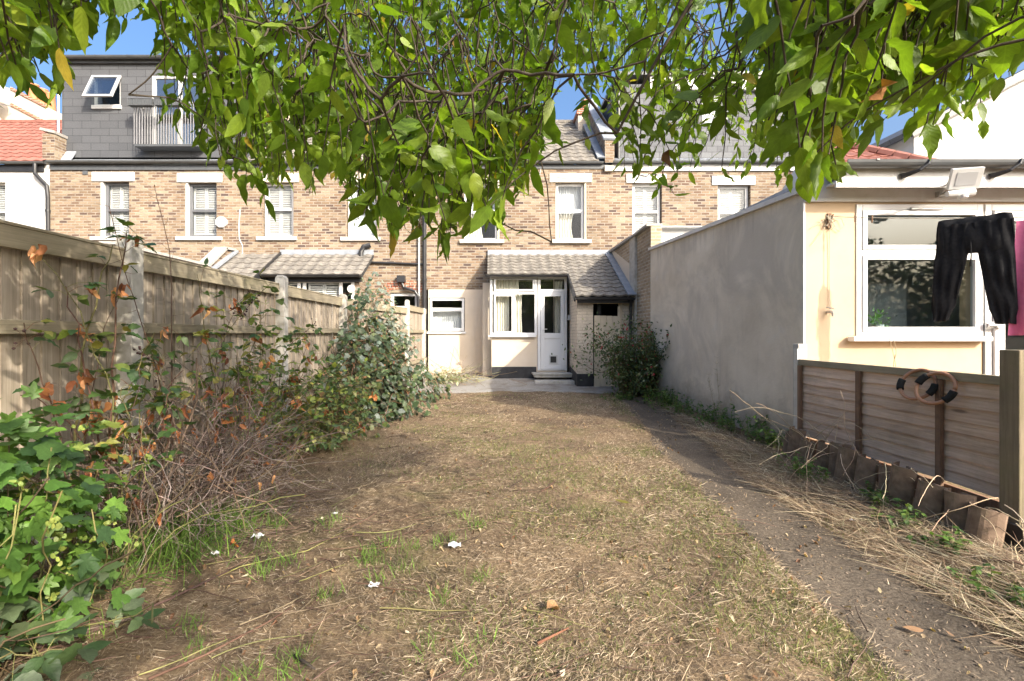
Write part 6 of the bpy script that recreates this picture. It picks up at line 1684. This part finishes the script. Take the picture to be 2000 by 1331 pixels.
# individual things lying about
def lay(px, py): 
    d = F*CAMZ/(py-HY); return (px-CX)/F*d, d
def scrap(px, py, size, label, seed, mat=None):
    x, y = lay(px, py); rr_ = np.random.default_rng(seed)
    m = MB(); n = 8
    P = [[(x+size*(i/n-.5)+rr_.normal(0, size*.018), y+size*.75*(j/n-.5)+rr_.normal(0, size*.018), float(hgt(x, y))+.022+size*.26*abs(math.sin(i*.55+seed+.3*j))*(.4+.6*math.cos(j*.4+seed)**2)+rr_.normal(0, size*.03)) for i in range(n+1)] for j in range(n+1)]
    m.grid(P); m.grid([[(p[0], p[1], p[2]-.002) for p in row] for row in P[::-1]])
    o = m.build('paper_scrap', mat or m_paper); return tag(o, label, 'paper scrap', 'paper scraps on the lawn')
scrap(888, 1076, .075, 'largest crumpled white paper scrap near the middle of the lawn', 1)
scrap(731, 1156, .05, 'narrow white paper scrap on the lawn nearer than the crumpled one', 2)
scrap(503, 1060, .065, 'flat white paper scrap beside the tuft of long grass', 3)
scrap(421, 1096, .045, 'small white paper scrap left of the flat one, by the brambles', 4)
scrap(655, 1014, .03, 'tiny white paper scrap alone on the brown part of the lawn', 5)
scrap(1664, 1022, .03, 'tiny white paper scrap in the straw below the clay tiles', 6)
def fallen(px, py, size, yaw, col, label, name='fallen_leaf', tp=None):
    x, y = lay(px, py)
    o = leaves(name, tp or tpl_ovate(.42, 6, .45, .3), np.array([[x-size/2*math.cos(yaw), y-size/2*math.sin(yaw), float(hgt(x, y))+.03]]), np.array([[math.cos(yaw), math.sin(yaw), .05]]), [size], np.array([col]), m_leaf2, None, roll=.15, seed=int(px), wvar=0)
    return tag(o, label, 'leaf', 'single fallen leaves')
fallen(1215, 985, .12, 2.6, (.17, .15, .03), 'large yellow green fallen leaf on the lawn near the path')
fallen(1783, 1232, .085, 3.0, (.34, .20, .11), 'curled tan fallen leaf lying on the bare path')
fallen(1085, 1190, .085, .4, (.38, .22, .11), 'pale brown dead leaf in the near middle of the lawn', tp=tpl_crumple(3))
fallen(870, 922, .06, 1.4, (.5, .35, .22), 'pinkish tan dead leaf in the shaded middle of the lawn', tp=tpl_crumple(5))
fallen(458, 1078, .06, .3, (.5, .17, .05), 'bright orange dead leaf near the white paper scraps', tp=tpl_crumple(6))
def stick(pts, rad, col, label):
    q = np.array([[*lay(px, py), 0] for px, py in pts], float); q[:, 2] = hgt(q[:, 0], q[:, 1])+rad+.012
    o = MB().tube([Vector(p) for p in q], [rad*(1-.5*k/(len(q)-1)) for k in range(len(q))], 7, col).build('stick', m_twig, smooth=True)
    return tag(o, label, 'stick', 'sticks lying on the ground')
stick([(60, 1290), (200, 1245), (330, 1185), (450, 1130)], .009, (.10, .06, .05), 'longest dark reddish stick beside the near left bramble')
stick([(120, 1268), (210, 1240), (290, 1213)], .011, (.17, .125, .10), 'thick grey stick lying across the longest dark one')
stick([(290, 1331), (400, 1290), (520, 1225), (570, 1190)], .006, (.15, .085, .06), 'thin brown forked stick at the bottom edge of the lawn')
stick([(1930, 1122), (1985, 1132), (2040, 1150)], .012, (.16, .10, .07), 'stout brown stick in the straw near the rough fence post')
stick([(1050, 1262), (1110, 1228)], .007, (.22, .10, .06), 'short reddish stick in the near middle of the lawn')
stick([(575, 1290), (615, 1320)], .008, (.07, .055, .045), 'short black stick near the bottom of the photo')
stick([(380, 1160), (470, 1120), (600, 1085), (690, 1035)], .0035, (.33, .31, .11), 'long thin yellow green stem lying across the lawn')

# ------------------------------------------------------------------ tall hedge added behind the camera, out of view, so the windows have something to mirror
r = np.random.default_rng(200)
T = thing('hedge', 'tall dark green hedge added out of view for the windows to mirror', 'hedge', (0, -16, 0))
n = 20000; P = np.stack([r.uniform(-14, 28, n), -16+r.normal(0, .35, n), r.uniform(0, 1, n)], 1); P[:, 2] *= 5.6+.6*np.sin(P[:, 0]*1.3)+.4*np.sin(P[:, 0]*3.1)
leaves('foliage', tpl_ovate(.6, 2), P, r.normal(0, 1, (n, 3)), r.uniform(.22, .42, n), palette(n, [(.05, .075, .03), (.07, .10, .04)], [1, 1], r), m_leaf2, T, seed=201)
m = MB()
for k in range(28): x = -13.5+k*1.45; m.tube([(x, -16, 0), (x+.1, -16, 4.6)], [.06, .02], 6)
m.build('trunks', m_bark, T)
